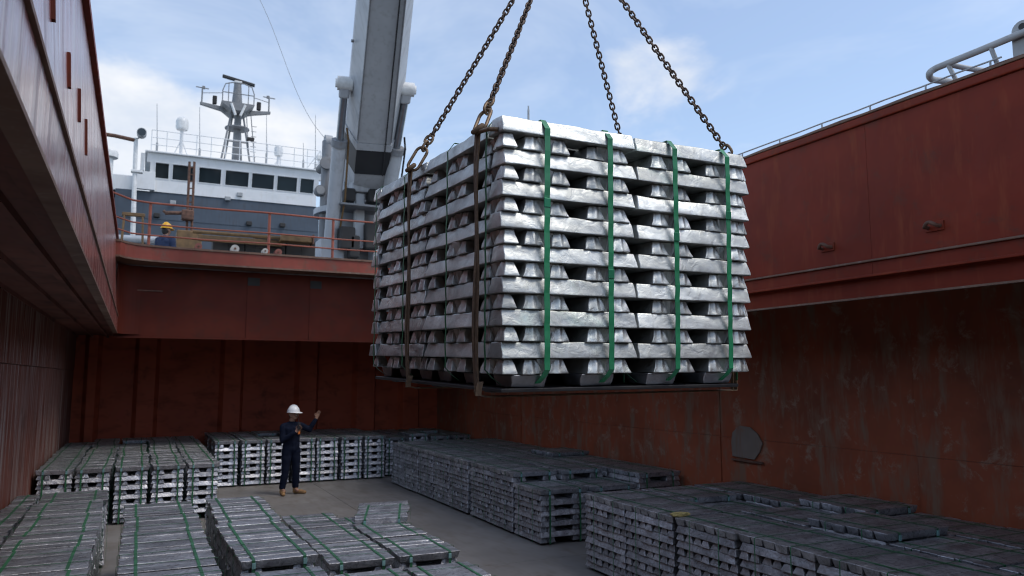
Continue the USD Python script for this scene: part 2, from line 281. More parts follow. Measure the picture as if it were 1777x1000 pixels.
# port wall
lw = thing('hold_wall', 'dark red port hold wall with pale runs streaking down it', 'wall', (0, 0, 0))
seams = [YB, -14, -10, -6, -1.5, 2.0, 5.5, 9.0, 12.5, 16.0, 19.2, YF]
for j in range(len(seams)-1):
    for z0, z1, t in ((0, 2.62, .0), (2.62, ZD, .012)):
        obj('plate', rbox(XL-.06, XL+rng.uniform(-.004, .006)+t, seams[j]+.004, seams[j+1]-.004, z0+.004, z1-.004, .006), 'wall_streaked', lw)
obj('backing', box(XL-.12, XL-.03, YB, YF, -.05, ZD), 'dark_gap', lw)
# starboard wall
rw = thing('hold_wall', 'rust red starboard hold wall with scuffed grey patches', 'wall', (0, 0, 0))
seams = [YB, -13, -9, -5, -.9, 2.6, 6.05, 9.4, 12.9, 16.3, 19.4, YF]
for j in range(len(seams)-1):
    step = .012 if j % 2 else 0.0
    for z0, z1 in ((0, 1.55), (1.55, ZD)):
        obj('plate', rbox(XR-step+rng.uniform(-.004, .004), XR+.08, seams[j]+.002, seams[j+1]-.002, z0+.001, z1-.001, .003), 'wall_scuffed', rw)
obj('backing', box(XR+.04, XR+.12, YB, YF, -.05, ZD), 'dark_gap', rw)
pa, pb = at(1266, 738, x=XR-.05), at(1322, 800, x=XR-.05)
yc_, zc_ = (pa[1]+pb[1])/2, (pa[2]+pb[2])/2; hy, hz = abs(pa[1]-pb[1])/2, abs(pa[2]-pb[2])/2
poly = [(yc_+hy*.95, zc_-hz*.95), (yc_+hy, zc_-.1*hz), (yc_+hy*.9, zc_+hz*.55), (yc_+hy*.45, zc_+hz), (yc_-.25*hy, zc_+hz*.96), (yc_-.7*hy, zc_+hz*.6), (yc_-hy, zc_+.05*hz), (yc_-hy*.8, zc_-.5*hz), (yc_-.45*hy, zc_-hz)]
obj('patch', prism(poly, 'x', XR-.028, XR-.012), 'patch_grey', rw, label='bare grey doubler plate')
obj('patch_ledge', rbox(XR-.045, XR-.01, min(pa[1], pb[1]), max(pa[1], pb[1]), pb[2]-.05, pb[2]-.022, .006), 'rust_brown', rw)
# forward bulkhead with its corrugations
fb = thing('bulkhead', 'dark red far bulkhead with broad vertical corrugations', 'bulkhead', (0, 0, 0))
edges = [XL, at(238, 680, y=21.8)[0]]
obj('plate', box(XL-.2, XR+.2, YF-.002, YF+.1, -.1, ZD), 'bulkhead_red', fb)
for a, b in ((150, 165), (238, 268), (388, 417), (519, 549), (620, 650), (700, 726)):
    x0, x1 = at(a, 680, y=21.75)[0], at(b, 680, y=21.75)[0]
    obj('corrugation', prism([(x0-.10, YF-.004), (x0, YF-.24), (x1, YF-.24), (x1+.10, YF-.004)], 'z', .01, ZD-.01), 'bulkhead_red', fb)
bb = thing('bulkhead', 'plain red bulkhead closing the hold behind the photographer', 'bulkhead', (0, 0, 0))
obj('plate', box(XL-.2, XR+.2, YB-.1, YB+.002, -.1, ZD), 'bulkhead_red', bb)

# decks round the hatch (upper deck)
def deck_part(parent, x0, x1, y0, y1):
    obj('deck_plate', box(x0, x1, y0, y1, ZD+.004, ZD+.10), 'deck_blue', parent); obj('under_deck', box(x0, x1, y0, y1, ZD-.05, ZD), 'under_deck', parent)
dk = UsdGeom.Xform.Define(stage, numbered('/World/upper_deck')).GetPrim(); tag(dk, kind='structure')
deck_part(dk, -6.0, CL-.18, YB-8, 62); deck_part(dk, CR+.03, 12.6, YB-8, 62); deck_part(dk, CL-.18, CR+.03, CF+.065, 62); deck_part(dk, CL-.18, CR+.03, YB-8, CB)
# beams under the port deck, as seen from below
for dx, w in ((.18, .05), (.52, .012), (.86, .012)):
    obj('deck_girder', box(CL-.18-dx-w, CL-.18-dx, YB, YF, ZD-.11, ZD-.052), 'under_deck', dk)
# ---------------------------------------------------------------- hatch coamings
# port coaming: leans out slightly, rounded at its far end
pc = thing('hatch_coaming', 'tall port hatch coaming, red paint streaked pale and glossy', 'hatch coaming', (0, 0, 0))
ZB, ZT = 3.20, 4.84
def sheet(path_xy, prof, t):
    """A plate that follows path_xy in plan with profile (offset outward, z) points; t is its thickness away from the opening."""
    P = np.asarray(path_xy, float); tg = np.gradient(P, axis=0); tg /= np.linalg.norm(tg, axis=1, keepdims=True); nr = np.stack([-tg[:, 1], tg[:, 0]], 1)
    ring = [(o, z) for o, z in prof] + [(o+t, z) for o, z in prof[::-1]]; n = len(ring); v, f = [], []
    for p, q in zip(P, nr):
        v += [[p[0]+q[0]*o, p[1]+q[1]*o, z] for o, z in ring]
    for k in range(len(P)-1):
        for s in range(n):
            a, b = k*n+s, k*n+(s+1) % n; f += [[a, b, b+n], [a, b+n, a+n]]
    for s in range(1, n-1): f += [[0, s+1, s], [(len(P)-1)*n, (len(P)-1)*n+s, (len(P)-1)*n+s+1]]
    m = trimesh.Trimesh(v, f, process=False)
    if m.volume < 0: m.invert()
    return m
def runs(pts, step):
    out = []
    for a, b in zip(pts[:-1], pts[1:]):
        a, b = V(*a), V(*b); n = max(1, int(np.linalg.norm(b-a)/step)); out += [a+(b-a)*k/n for k in range(n)]
    return out + [V(*pts[-1])]
def port(name, mesh, m, parent, **k):
    """Defines a part of the port coaming with the ship's sheer: it rises and spreads a little towards its far end."""
    v = np.array(mesh.vertices); q = (v[:, 1]-2.0)/16.0
    v[:, 0] += .045 - .145*q; v[:, 2] += q*(.18 + np.clip((v[:, 2]-3.2)/1.64, 0, 1.2)*.28); mesh.vertices = v
    return obj(name, mesh, m, parent, **k)
port_path = [V(CL, y) for y in np.linspace(CB, CF-.02, 12)]
port('coaming_plate', sheet(port_path, [(0, ZB+.30), (.035, 3.95), (.085, ZT)], .05), 'coaming_streaked', pc)
port('girder_strip', sheet(port_path, [(-.02, ZB), (-.02, ZB+.27)], .04), 'coaming_streaked', pc)
port('flat_bar', box(CL-.01, CL+.035, CB, CF-.03, ZB+.272, ZB+.292), 'rust_edge', pc)
port('edge_bar', box(CL-.05, CL+.03, CB, CF-.03, ZB-.022, ZB-.003), 'rust_edge', pc)
port('top_bar', sheet(port_path, [(.045, ZT+.003), (.045, ZT+.05)], .16), 'coaming_red', pc)
for px, py0, py1 in ((64, -10, 48), (101, 112, 170), (126, 180, 232), (141, 235, 292)):
    a = at(px, (py0+py1)/2, x=CL-.05); b = at(px, py1, x=CL-.05); t0 = at(px+4, py0, x=CL-.05); xs0 = CL-.035-.05*((b[2]+t0[2])/2-3.95)/.89
    off = lambda z: CL - (.035*(z-3.5)/.45 if z < 3.95 else .035+.05*(z-3.95)/.89)
    gb = trimesh.convex.convex_hull(np.array([V(off(z)+e, a[1]+q, z) for z in (b[2], t0[2]) for e in (-.02, .014) for q in (-.018, .018)])); port('guide_bar', gb, 'girder_shade_dark_red', pc)
for k in range(10):
    y = 5.2 + k*.95
    port('weld_lug', rbox(CL-.01, CL+.018, y, y+.06, ZB+.30, ZB+.36, .006), 'rust_brown', pc)
port('deck_margin', box(CL-.24, CL-.03, CB, CF, ZD-.16, ZD-.10), 'under_deck', pc)
# starboard coaming
sc = thing('hatch_coaming', 'red starboard hatch coaming with two flat bars and hooks', 'hatch coaming', (0, 0, 0))
ZT2 = 5.09
yy = np.linspace(CB, CF-.02, 9)
for j in range(len(yy)-1):
    obj('coaming_plate', rbox(CR, CR+.05, yy[j]+.001, yy[j+1]-.001, 3.43, ZT2-.09, .002), 'coaming_red', sc)
obj('girder_strip', box(CR+.012, CR+.06, CB, CF-.03, 3.25, 3.43), 'coaming_red', sc)
obj('edge_bar', box(CR-.03, CR+.03, CB, CF-.03, 3.228, 3.247), 'rust_edge', sc)
obj('flat_bar', rbox(CR-.028, CR-.001, CB, CF-.03, 3.592, 3.614, .006), 'rust_edge', sc)
obj('flat_bar', rbox(CR-.085, CR-.001, CB, CF-.03, 3.432, 3.457, .006), 'coaming_red', sc)
obj('top_bar', rbox(CR-.03, CR+.20, CB, CF-.03, ZT2-.088, ZT2-.005, .012), 'coaming_red', sc)
obj('top_edge', rbox(CR-.035, CR+.06, CB, CF-.03, ZT2-.004, ZT2+.02, .006), 'rust_edge', sc)
for px, py in ((1434, 427), (1620, 390)):
    p = at(px, py, x=CR-.02)
    hk = [V(p[0]+.03, p[1]+.06, p[2]-.02)] + [V(p[0]-.05-.02*math.sin(t), p[1]+.06-.12*t/PI, p[2]-.02+.035*math.sin(t)) for t in np.linspace(0, PI, 8)] + [V(p[0]+.03, p[1]-.06, p[2]-.02)]
    obj('hook', tube(hk, .017), 'rust_brown', sc, smooth=True); obj('hook_pad', rbox(CR-.014, CR-.001, p[1]-.09, p[1]+.09, p[2]-.06, p[2]+.03, .004), 'coaming_red', sc)
# aft coaming behind the camera
ac = thing('hatch_coaming', 'plain red coaming across the hatch behind the photographer', 'hatch coaming', (0, 0, 0))
obj('coaming_plate', box(CL, CR, CB-.06, CB-.005, 3.2, 5.0), 'coaming_red', ac)
# far coaming with the rounded, protruding lip
fc = thing('hatch_coaming', 'far hatch coaming with weathered red rounded lip above girder darkened for shade', 'hatch coaming', (0, 0, 0))
obj('girder_plate', box(CL-.15, CR+.03, CF, CF+.06, 3.30, 4.80), 'girder_shade_dark_red', fc)
obj('edge_bar', box(CL-.10, CR+.03, CF-.05, CF+.06, 3.275, 3.297), 'girder_shade_dark_red', fc)
curve = [V(CL-.1, CF-.45)] + [V(CL+.32-.42*math.cos(a), CF-.44+.42*math.sin(a)) for a in np.linspace(.1, PI/2, 9)] + [V(CL+.36, CF-.02)]
obj('corner_plate', sheet([q-V(.004, .004) for q in curve], [(0, ZB+.15), (0, 4.80)], .02), 'girder_shade_dark_red', fc)
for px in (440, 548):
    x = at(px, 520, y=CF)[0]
    obj('stiffener', box(x-.14, x+.14, CF-.016, CF-.001, 3.30, 4.79), 'girder_shade_dark_red', fc)
    obj('drain_slot', rbox(x-.14, x+.12, CF-.022, CF-.017, 4.50, 4.68, .002), 'dark_gap', fc)
obj('ledge', rbox(CL+.02, CL+.75, CF-.03, CF-.001, 4.27, 4.30, .004), 'rust_brown', fc)
lipx = [(CL-.08, CF-1.15), (CL+.0, CF-.98), (CL+.18, CF-.80), (CL+.5, CF-.68), (CL+1.0, CF-.62)] + [(x, CF-.60) for x in np.linspace(1.6, CR, 8)]
def lip_sheet(prof): return sheet([V(*p) for p in lipx], prof, .0)
lp = np.array(lipx)
def lip_solid(z0, z1, off):
    front = lp.copy(); front[:, 1] -= off
    poly = [tuple(q) for q in front] + [(CR, CF+.3), (CL-.3, CF+.3), (CL-.3, CF-1.15)]
    return prism(poly, 'z', z0, z1)
obj('lip', lip_solid(4.86, 5.12, 0), 'lip_red', fc); obj('lip_bead', lip_solid(5.123, 5.165, .025), 'rust_edge', fc); obj('lip_foot', lip_solid(4.82, 4.857, .02), 'rust_edge', fc)

# ---------------------------------------------------------------- cast aluminium ingots
def ingot(L, wb, wt, h, seed, fine=True, flip=False, draft=.020):
    """A cast trapezoid bar along x from 0 to L, wide face down (or up when flipped), with draft, shoulders and dents."""
    r = .007 if fine else .005
    if fine:
        nx, ny, nz = max(4, int(L/.075)), (5 if wb > .14 else 8), 4
        gx = np.concatenate([[0, r], np.linspace(r, L-r, nx)[1:-1], [L-r, L]]); gy = np.concatenate([[-.5, -.5+r/wb], np.linspace(-.5+r/wb, .5-r/wb, ny)[1:-1], [.5-r/wb, .5]]); gz = np.concatenate([[0, r], np.linspace(r, h-r, nz)[1:-1], [h-r, h]])
    else:
        gx = np.array([0, r*1.6, L*.5, L-r*1.6, L]); gy = np.array([-.5, -.40, .40, .5]); gz = np.array([0, r*1.5, h-r*1.5, h])
    v, f = boxgrid(gx, gy*wb, gz)
    lo, hi = V(gx[1], gy[1]*wb, gz[1]), V(gx[-2], gy[-2]*wb, gz[-2]); q = np.clip(v, lo, hi); d = v-q; l = np.linalg.norm(d, axis=1, keepdims=True)
    rr = np.minimum(np.abs(d).max(1, keepdims=True), 1); v = q + d*np.where(l > 0, np.abs(d).max(1, keepdims=True)/np.maximum(l, 1e-9), 0)
    k = v[:, 2]/h; yn = v[:, 1]/(wb/2)
    v[:, 1] *= (1-k) + k*wt/wb
    grv = .35*draft*(np.abs(np.abs(yn)-.30) < .16); ends = np.where(v[:, 0] < L/2, -1, 1)*np.clip((np.abs(v[:, 0]/L-.5)-.5+.10/max(L, .1))/(.10/max(L, .1)), 0, 1)
    v[:, 0] -= ends*(draft*k + .35*draft*(np.abs(yn) > .5) + grv)
    sd = seed*7.31
    n1 = meshkit.noise(v*V(9, 22, 22) + sd)-.5; n2 = meshkit.noise(v*V(34, 40, 40) + sd + 9)-.5
    a = (.010, .004) if fine else (.016, .0)
    v[:, 2] += (a[0]*n1 + a[1]*n2)*np.where(k > .8, 1.0, .35)
    v[:, 1] += np.sign(yn)*np.abs(yn)*(a[0]*.9*(meshkit.noise(v*V(11, 5, 25)+sd+31)-.5) + a[1]*(meshkit.noise(v*V(40, 9, 50)+sd+3)-.5))
    v[:, 0] += ends*.010*(meshkit.noise(v*V(3, 45, 30)+sd+57)-.5)
    if flip: v[:, 2] = h - v[:, 2]; f = f[:, ::-1]
    return trimesh.Trimesh(v, f, process=False)
def pose(o, ax, ay, az, loc, spin=0.0, nod=0.0):
    """Matrix that puts the x axis of a mesh along ax, y along ay, with a small spin about z."""
    m = np.eye(4); c, s = math.cos(spin), math.sin(spin)
    X = ax*c + ay*s; Y = -ax*s + ay*c; Z = az
    X = X + Z*nod; m[:3, 0], m[:3, 1], m[:3, 2], m[:3, 3] = X, Y, Z, loc
    return m
EX, EY, EZ = V(1, 0, 0), V(0, 1, 0), V(0, 0, 1)

# ---------------------------------------------------------------- the hoisted load: four bundles on a tray
from scipy.spatial.transform import Rotation
LO = V(1.4779, 3.1843, 2.3978); LR = Rotation.from_rotvec([.0319, -.0121, .0347]).as_matrix()
LW, LL, LH = 1.563, 1.999, 1.28
def lw2(u, v, w): return LO + LR @ V(u, v, w)
L4 = np.eye(4); L4[:3, :3] = LR; L4[:3, 3] = LO
rv = np.random.default_rng(11)
FINE = {}
def fine_ingot(L, wb, wt, h, flip=False, variants=5):
    k = (round(L, 2), wb, wt, h, flip, int(rv.integers(variants)))
    if k not in FINE: FINE[k] = ingot(L, wb, wt, h, len(FINE)+3, True, flip, .007 if wb > .14 else .020)
    return FINE[k]
FOOT, PITCH2 = .062, .1522
def bundle_thing(label, u0, v0, near_u, near_v, tone):
    """One strapped bundle of the load, .78 x .995; near_u/near_v say which faces look outward."""
    t = UsdGeom.Xform.Define(stage, numbered('/World/ingot_bundle')); m = L4.copy(); m[:3, 3] = lw2(u0, v0, 0)
    t.AddTransformOp().Set(Gf.Matrix4d(*m.T.ravel().tolist())); t = tag(t.GetPrim(), label, 'ingot bundle', 'bundles of the hoisted load')
    U, Vl = .776, .992
    def put(L, wb, wt, h, axis, a, c, z, flip=False, name='ingot', mt=None):
        ms = fine_ingot(L, wb, wt, h, flip)
        j = rv.normal(0, 1, 5)
        a += j[0]*.005; c += min(max(j[1], -1.8), 2)*.0035; z += .0007*abs(j[2]); sp = j[3]*.0065*(.4 if L > .5 else 1)
        mm = pose(ms, EX, EY, EZ, V(a, c, z), sp) if axis == 'u' else pose(ms, EY, -EX, EZ, V(c, a, z), sp)
        obj(name, ms, mt or tone, t, smooth=38, mtx=mm)
    vs = lambda c: c if near_v else Vl-c            # mirror so that the outward face is at c = 0
    for k in range(8):
        ze = FOOT + k*PITCH2; zl = ze + .0735; hl, he = .0775, .0725
        # ends layer: bars along v seen end-on from the front, short ones seen end-on from the side
        for c in ((.174, .325, .530, .683) if near_u else (.150, .310, .522, .684)):
            put(.965, .114, .060, he, 'v', .004 + rv.uniform(-.003, .007), c, ze)
        for c in ((.250, .606) if near_u else (.230, .603)):
            put(.945, .108, .054, he, 'v', .022 + rv.uniform(-.006, .006), c, ze+.0005, flip=True)
        if near_u:
            for c in (.058, .208, .500, .650, .900):
                put(.098, .110, .060, he, 'u', .004 + rv.uniform(-.004, .004), c, ze)
            for c in (.133, .575):
                put(.090, .102, .054, he, 'u', .016, c, ze+.0005, flip=True)
        else:
            put(.955, .062, .036, he, 'v', .02, .742, ze)
        # long layer: one bar along the front, one along the side, the rest behind them
        if near_v:
            put(U-.002, .152, .106, hl, 'u', .001, .076, zl)
        else:
            put(U-.002, .152, .106, hl, 'u', .001, Vl-.076, zl)
        s0 = .155 if near_v else .004; s1 = Vl-.004 if near_v else Vl-.155
        if near_u:
            put(s1-s0-.002, .150, .104, hl, 'v', s0+.001, .075, zl)
        for i in range(6):
            c = s0 + .070 + i*(s1-s0-.14)/5
            a0 = .154 if near_u else .002
            put(U-a0-.002, .130, .098, hl, 'u', a0, c, zl)
    for i in range(2):
        for j in range(3):
            ms = fine_ingot(.20, .205, .150, FOOT-.002, True, 3)
            obj('foot', ms, 'ingot_foot', t, smooth=True, mtx=pose(ms, EX, EY, EZ, V(.07+i*.385, .135+j*.355, .001)))
    # straps: two over the bundle along v (broad), two along u (narrow)
    def strap(axis, c, w, mt, wig):
        out, top = -.0150, FOOT+8*PITCH2+.0085
        p = []
        N = 34
        span = Vl if axis == 'v' else U
        lo_out = out if (near_v if axis == 'v' else near_u) else -.008
        hi_out = -.008 if (near_v if axis == 'v' else near_u) else -.008
        drift = wig
        for i in range(N+1):
            s = i/N; z = .012 + (top-.062)*s; bow = .0035*math.sin(s*PI*16) if s > .06 else 0
            tuck = .075*max(0, 1-s/.055)**1.2
            p.append((c + drift*math.sin(s*2.6+.4) - .02*max(0, 1-s/.05), lo_out + .001 + tuck - bow*.6, z))
        for s in np.linspace(.032, .968, 8): p.append((c, span*s, top+.003))
        for i in range(9):
            s = 1-i/8; p.append((c, span-hi_out, .012+(top-.062)*s))
        P = np.array(p)
        if axis == 'v': path, side = np.stack([P[:, 0], P[:, 1], P[:, 2]], 1), EX
        else: path, side = np.stack([P[:, 1], P[:, 0], P[:, 2]], 1), EY
        st_ = obj('strap', band(path, side, w, .0022), mt, t, smooth=False)
        if axis == 'v' and near_v:
            k = int(N*(.30 + .45*rv.random())); q = path[k]; obj('seal', rbox(q[0]-.0175, q[0]+.0175, q[1]-.006, q[1]+.0005, q[2]-.022, q[2]+.022, .002), 'strap_seal_green', st_)
    if near_v or True:
        for c in ((.239, .603) if u0 < .4 else (.230, .598)):
            strap('v', c, .030, 'strap_green', rv.uniform(-.008, .008))
    for c in (.14, .62) if near_v else (.30, .86):
        strap('u', c, .014, 'strap_green_old', rv.uniform(-.006, .006))
    return t
bundle_thing('bright ingot bundle at the near corner of the hoisted load, in both slings\' reach', .003, .003, True, True, 'ingot_bright')
bundle_thing('bright ingot bundle at the right end of the hoisted load\'s long front face', .786, .003, False, True, 'ingot_bright')
bundle_thing('shaded ingot bundle at the far left of the hoisted load, beside the farther sling', .003, 1.002, True, False, 'ingot_plain')
bundle_thing('ingot bundle at the hidden rear corner of the hoisted load', .786, 1.002, False, False, 'ingot_plain')
tr = thing('lifting_tray', 'thin black steel tray carrying the hoisted ingot bundles', 'tray')
tm = rbox(.025, LW-.075, .045, LL-.07, -.020, -.002, .004); tm.apply_transform(L4); obj('tray_plate', tm, 'tray_black', tr)
for v in (.30, 1.0, 1.7):
    b = rbox(.08, LW-.14, v-.04, v+.04, -.032, -.0205, .004); b.apply_transform(L4); obj('tray_runner', b, 'tray_black', tr)

# slings and chains
HOOK = at(978, -150, y=4.15)
def link_path(c, d, side, Lo, Wo, n=8):
    """Centre line of an oblong link centred at c, long axis d, lying in the plane of d and side."""
    h = Lo/2-Wo/2; t = np.linspace(-PI/2, PI/2, n)
    a = [c + d*(h+Wo/2*math.cos(x)) + side*(Wo/2*math.sin(x)) for x in t]
    b = [c - d*(h+Wo/2*math.cos(x)) - side*(Wo/2*math.sin(x)) for x in t]
    return np.array(a+b)
def frame(d):
    a = np.cross(d, V(.3, .9, .2)); a /= np.linalg.norm(a); return a, np.cross(d, a)
chain_ends = []
def chain(label, p0, big, twist):
    """Chain from p0 at the load to the hook; big: the oblong master link and shackle at its foot."""
    d = HOOK-p0; D = np.linalg.norm(d); d /= D; b = np.cross(d, np.cross(FWD, d)); b /= np.linalg.norm(b); a = np.cross(d, b); c, s = math.cos(twist), math.sin(twist); a, b = a*c+b*s, -a*s+b*c
    t = thing('lifting_chain', label, 'chain', (0, 0, 0), group='chains of the four legged lifting set'); pos = 0.0
    if big:
        obj('oblong_link', tube(link_path(p0+d*.074, d, a, .165, .072, 9), .0092, 8, True), 'link_rust', t, smooth=True)
        obj('coupling_link', tube(link_path(p0+d*.168, d, b, .066, .040, 7), .0080, 8, True), 'link_rust', t, smooth=True)
        obj('coupling_link', tube(link_path(p0+d*.214, d, a, .062, .046, 7), .0075, 8, True), 'link_rust', t, smooth=True)
        pos = .244
    else:
        obj('coupling_link', tube(link_path(p0+d*.028, d, a, .075, .050, 7), .0085, 8, True), 'link_rust', t, smooth=True); pos = .066
        hk = [p0+d*.012, p0-d*.035, p0-d*.075+a*.004] + [p0-d*(.100+.030*math.sin(x))+a*(.034-.030*math.cos(x)) for x in np.linspace(0, PI*1.05, 9)]
        obj('hook', tube(hk, .0105, 8), 'link_rust', t, smooth=True)
    n = 0
    while pos < D-.02:
        sag = EZ*(-.012*math.sin(PI*pos/D)); s1 = (a, b)[n % 2]
        s1 = s1 + .18*(b, a)[n % 2]*math.sin(n*1.7); s1 = s1 - d*(s1@d); s1 /= np.linalg.norm(s1)
        obj('link', tube(link_path(p0+d*pos+sag, d, s1, .0485, .0295, 6), .0058, 7, True), 'chain_rust', t, smooth=True)
        pos += .0355; n += 1
    return t
def lring(px, py, u):   # a point on the load's port face plane at pixel column
    return None
pA = at(712, 293, x=lw2(-.03, 1.30, LH)[0]); pB = at(829, 226, x=lw2(-.03, .32, LH)[0])
vA = (LR.T@(pA-LO))[1]; vB = (LR.T@(pB-LO))[1]
pA = lw2(-.028, vA, (LR.T@(pA-LO))[2]); pB = lw2(-.028, vB, (LR.T@(pB-LO))[2])
chain('rusty lifting chain to the farther sling on the load\'s left face', pA, True, .35)
chain('rusty lifting chain with large oblong link above the near brown sling', pB, True, .75)
chain('thin lifting chain rising behind the load\'s top edge, third from left', lw2(LW+.03, vA, LH+.045), False, .2)
chain('rightmost lifting chain, hooked behind the right end of the load', lw2(LW+.03, vB, LH+.045), False, .6)
mr = thing('master_ring', 'steel ring and block gathering the four lifting chains above the load', 'lifting ring', tuple(HOOK))
obj('ring', tube([V(.11*math.cos(t), .01*math.sin(t), .11*math.sin(t)+.10) for t in np.linspace(0, 2*PI, 28)[:-1]], .016, 8, True), 'link_rust', mr, smooth=True)
obj('hook_block', rbox(-.10, .10, -.06, .06, .22, .52, .03), 'crane_dark_grey', mr)
def sling(label, top, vc):
    t = thing('web_sling', label, 'sling', group='brown slings under the hoisted load')
    tw = (LR.T@(top-LO))[2]
    for k, off in enumerate((-.015, .013)):
        p = []
        for i in range(26):
            s = i/25; w = tw-.004 - s*(tw+.030); o = -.030 - .007*math.sin(s*9+k) - .012*math.sin(PI*s)
            p.append(lw2(o, vc + off*(.55+.45*min(1, s*6)) + .006*math.sin(s*5+k*2) , w))
        for x in (.02, .12, .5, 1.0, LW+.03): p.append(lw2(x, vc+off, -.046))
        for w in (.4, .9, 1.28): p.append(lw2(LW+.035, vc+off, w))
        obj('web', band(p, LR@EY, .023, .007), 'sling_brown', t)
    obj('end_loop', tube([lw2(-.034+.02*math.sin(q), vc+.03*math.cos(q), tw+.006+.018*math.sin(q)) for q in np.linspace(0, 2*PI, 14)[:-1]], .013, 7, True), 'sling_brown', t, smooth=True)
    # slack tail curled at the foot
    q = [lw2(-.045+.012*math.sin(x*2), vc-.03-.02*x*1.0, -.02+.045*math.sin(x*1.6)) for x in np.linspace(0, 2.2, 12)]
    obj('tail', band(q, LR@EX, .03, .006), 'sling_brown', t)
    return t
s1 = sling('brown webbing sling down the load\'s left face, farther from the near corner', pA, vA)
s2 = sling('brown webbing sling nearest the load\'s front corner', pB, vB)
obj('spreader_bar', tube([pB+LR@V(.0, .03, -.012), pB+LR@V(-.008, -.04, -.016), pB+LR@V(0, -.11, -.022), pB+LR@V(.03, -.15, -.03)], .011, 7), 'link_rust', s2, smooth=True)

# ---------------------------------------------------------------- bundles stowed on the hold floor
ORD = ['first', 'second', 'third', 'fourth', 'fifth', 'sixth', 'seventh', 'eighth', 'ninth', 'tenth', 'eleventh']
rf = np.random.default_rng(23)
DULL = {}
def dull_ingot(L, wb, wt, h, flip):
    k = (round(L, 3), round(wb, 3), round(wt, 3), h, flip, int(rf.integers(4)))
    if k not in DULL: DULL[k] = ingot(L, wb, wt, h, len(DULL)+5, False, flip)
    return DULL[k]
HL = .076
def floor_bundle(path, W, L, n, seed):
    """Parts of one strapped bundle under a prim: n layers of ingots laid crosswise, the top one flat side up."""
    h = HL-.002; z0 = .035
    for j in range(2):
        for i in range(2 if W > .4 else 1):
            ms = dull_ingot(.17, .16, .11, .034, True)
            obj('foot', ms, 'ingot_dull', path, smooth=True, mtx=pose(ms, EX, EY, EZ, V(.05+i*(W-.27), .2+j*(L-.4), .0)))
    for k in range(n):
        z = z0 + k*HL + rf.uniform(0, .0015); top = k == n-1
        if (n-1-k) % 2 == 0:
            c = max(3, round(L/(.150 if top else .138))); p = L/c
            for i in range(c):
                ms = dull_ingot(W-(.004 if top else .02), p*(.99 if top else .96), p*(.74 if top else .52), h, top)
                j = rf.normal(0, 1, 4)
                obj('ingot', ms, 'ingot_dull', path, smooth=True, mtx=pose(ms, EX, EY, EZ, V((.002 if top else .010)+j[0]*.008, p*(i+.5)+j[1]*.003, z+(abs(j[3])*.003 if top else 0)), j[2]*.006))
        else:
            if W > .7: cs = [.075, .215, .145, W-.215, W-.075, W-.145]; fl = [0, 0, 1, 0, 0, 1]; wb, wt = .125, .068
            elif W > .4: cs = [.060, .170, .115, W-.170, W-.060, W-.115]; fl = [0, 0, 1, 0, 0, 1]; wb, wt = .100, .052
            else: cs = [.065, W-.065]; fl = [0, 0]; wb, wt = .11, .07
            for c, g in zip(cs, fl):
                ms = dull_ingot(L-.012-.05*g, wb*(.9 if g else 1), wt*(.9 if g else 1), h, bool(g)); j = rf.normal(0, 1, 3)
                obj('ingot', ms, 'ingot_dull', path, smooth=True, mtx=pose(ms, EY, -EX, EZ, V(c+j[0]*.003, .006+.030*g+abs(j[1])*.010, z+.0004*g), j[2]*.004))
    T = z0+n*HL+.006
    def loop(axis, c, w, z1=T):
        sp = L if axis == 'y' else W
        q = [(c+.004*math.sin(s*5), -.010, s) for s in np.linspace(.02, z1-.006, 5)] + [(c, s*sp, z1) for s in (.02, .35, .65, .98)] + [(c-.004*math.sin(s*4), sp+.010, s) for s in np.linspace(z1-.006, .02, 5)]
        q = np.array(q); P = q if axis == 'y' else q[:, [1, 0, 2]]
        st = obj('strap', band(P, EX if axis == 'y' else EY, w, .002), 'strap_green_old', path)
        if axis == 'y': obj('seal', rbox(c-w*.62, c+w*.62, -.016, -.004, z1-.075, z1-.025, .002), 'strap_seal', st)
    for c in ((.19*W, .81*W) if W > .4 else (.5*W,)): loop('y', c + rf.uniform(-.012, .012), .026)
    for c in (.26*L, .74*L): loop('x', c + rf.uniform(-.02, .02), .010, T+.0035)
protos = {}
def place_bundle(W, L, n, x, y, label, group=None, z=0.0, rz=None, tilt=None):
    key = (W, L, n, int(rf.integers(2)))
    rz = rf.normal(0, .6) if rz is None else rz
    x += rf.normal(0, .010); y += rf.normal(0, .012)
    if key not in protos:
        cp = f'/World/Looks/bundle_class_{len(protos)}'
        c = stage.CreateClassPrim(f'/World/bundle_class_{len(protos)}'); floor_bundle(c.GetPath(), W, L, n, len(protos)); protos[key] = c.GetPath()
    g = UsdGeom.Xform.Define(stage, numbered('/World/ingot_bundle'))
    g.AddTranslateOp().Set(Gf.Vec3d(x, y, z)); g.AddRotateXYZOp().Set(Gf.Vec3f(*(tilt or (0, 0)), rz))
    p = g.GetPrim(); p.GetReferences().AddInternalReference(protos[key]); p.SetInstanceable(True)
    return tag(p, label, 'ingot bundle', group)
def block(x0, pitch, W, ncol, y0, prow, L, nrow, n, where, group, skip=(), dn=None):
    for c in range(ncol):
        for r in range(nrow):
            if (c, r) in skip: continue
            k = n + (dn.get((c, r), 0) if dn else 0)
            col = '' if ncol == 1 else f', {ORD[c]} column from left'
            place_bundle(W, L, k, x0+c*pitch, y0+r*prow, f'grey ingot bundle, {ORD[r]} from front{col}, {where}', group)
block(-1.47, 0, .29, 1, 4.0, 1.0, .97, 9, 10, 'narrow row tight against streaked left wall', 'narrow row along the port wall')
block(-1.10, 0, .80, 1, 4.5, 1.0, .97, 8, 11, 'broad row second from left wall', 'second row from the port wall')
block(-.10, 0, .78, 1, 4.36, .935, .91, 7, 11, 'row just left of tallest foreground row', 'third row from the port wall')
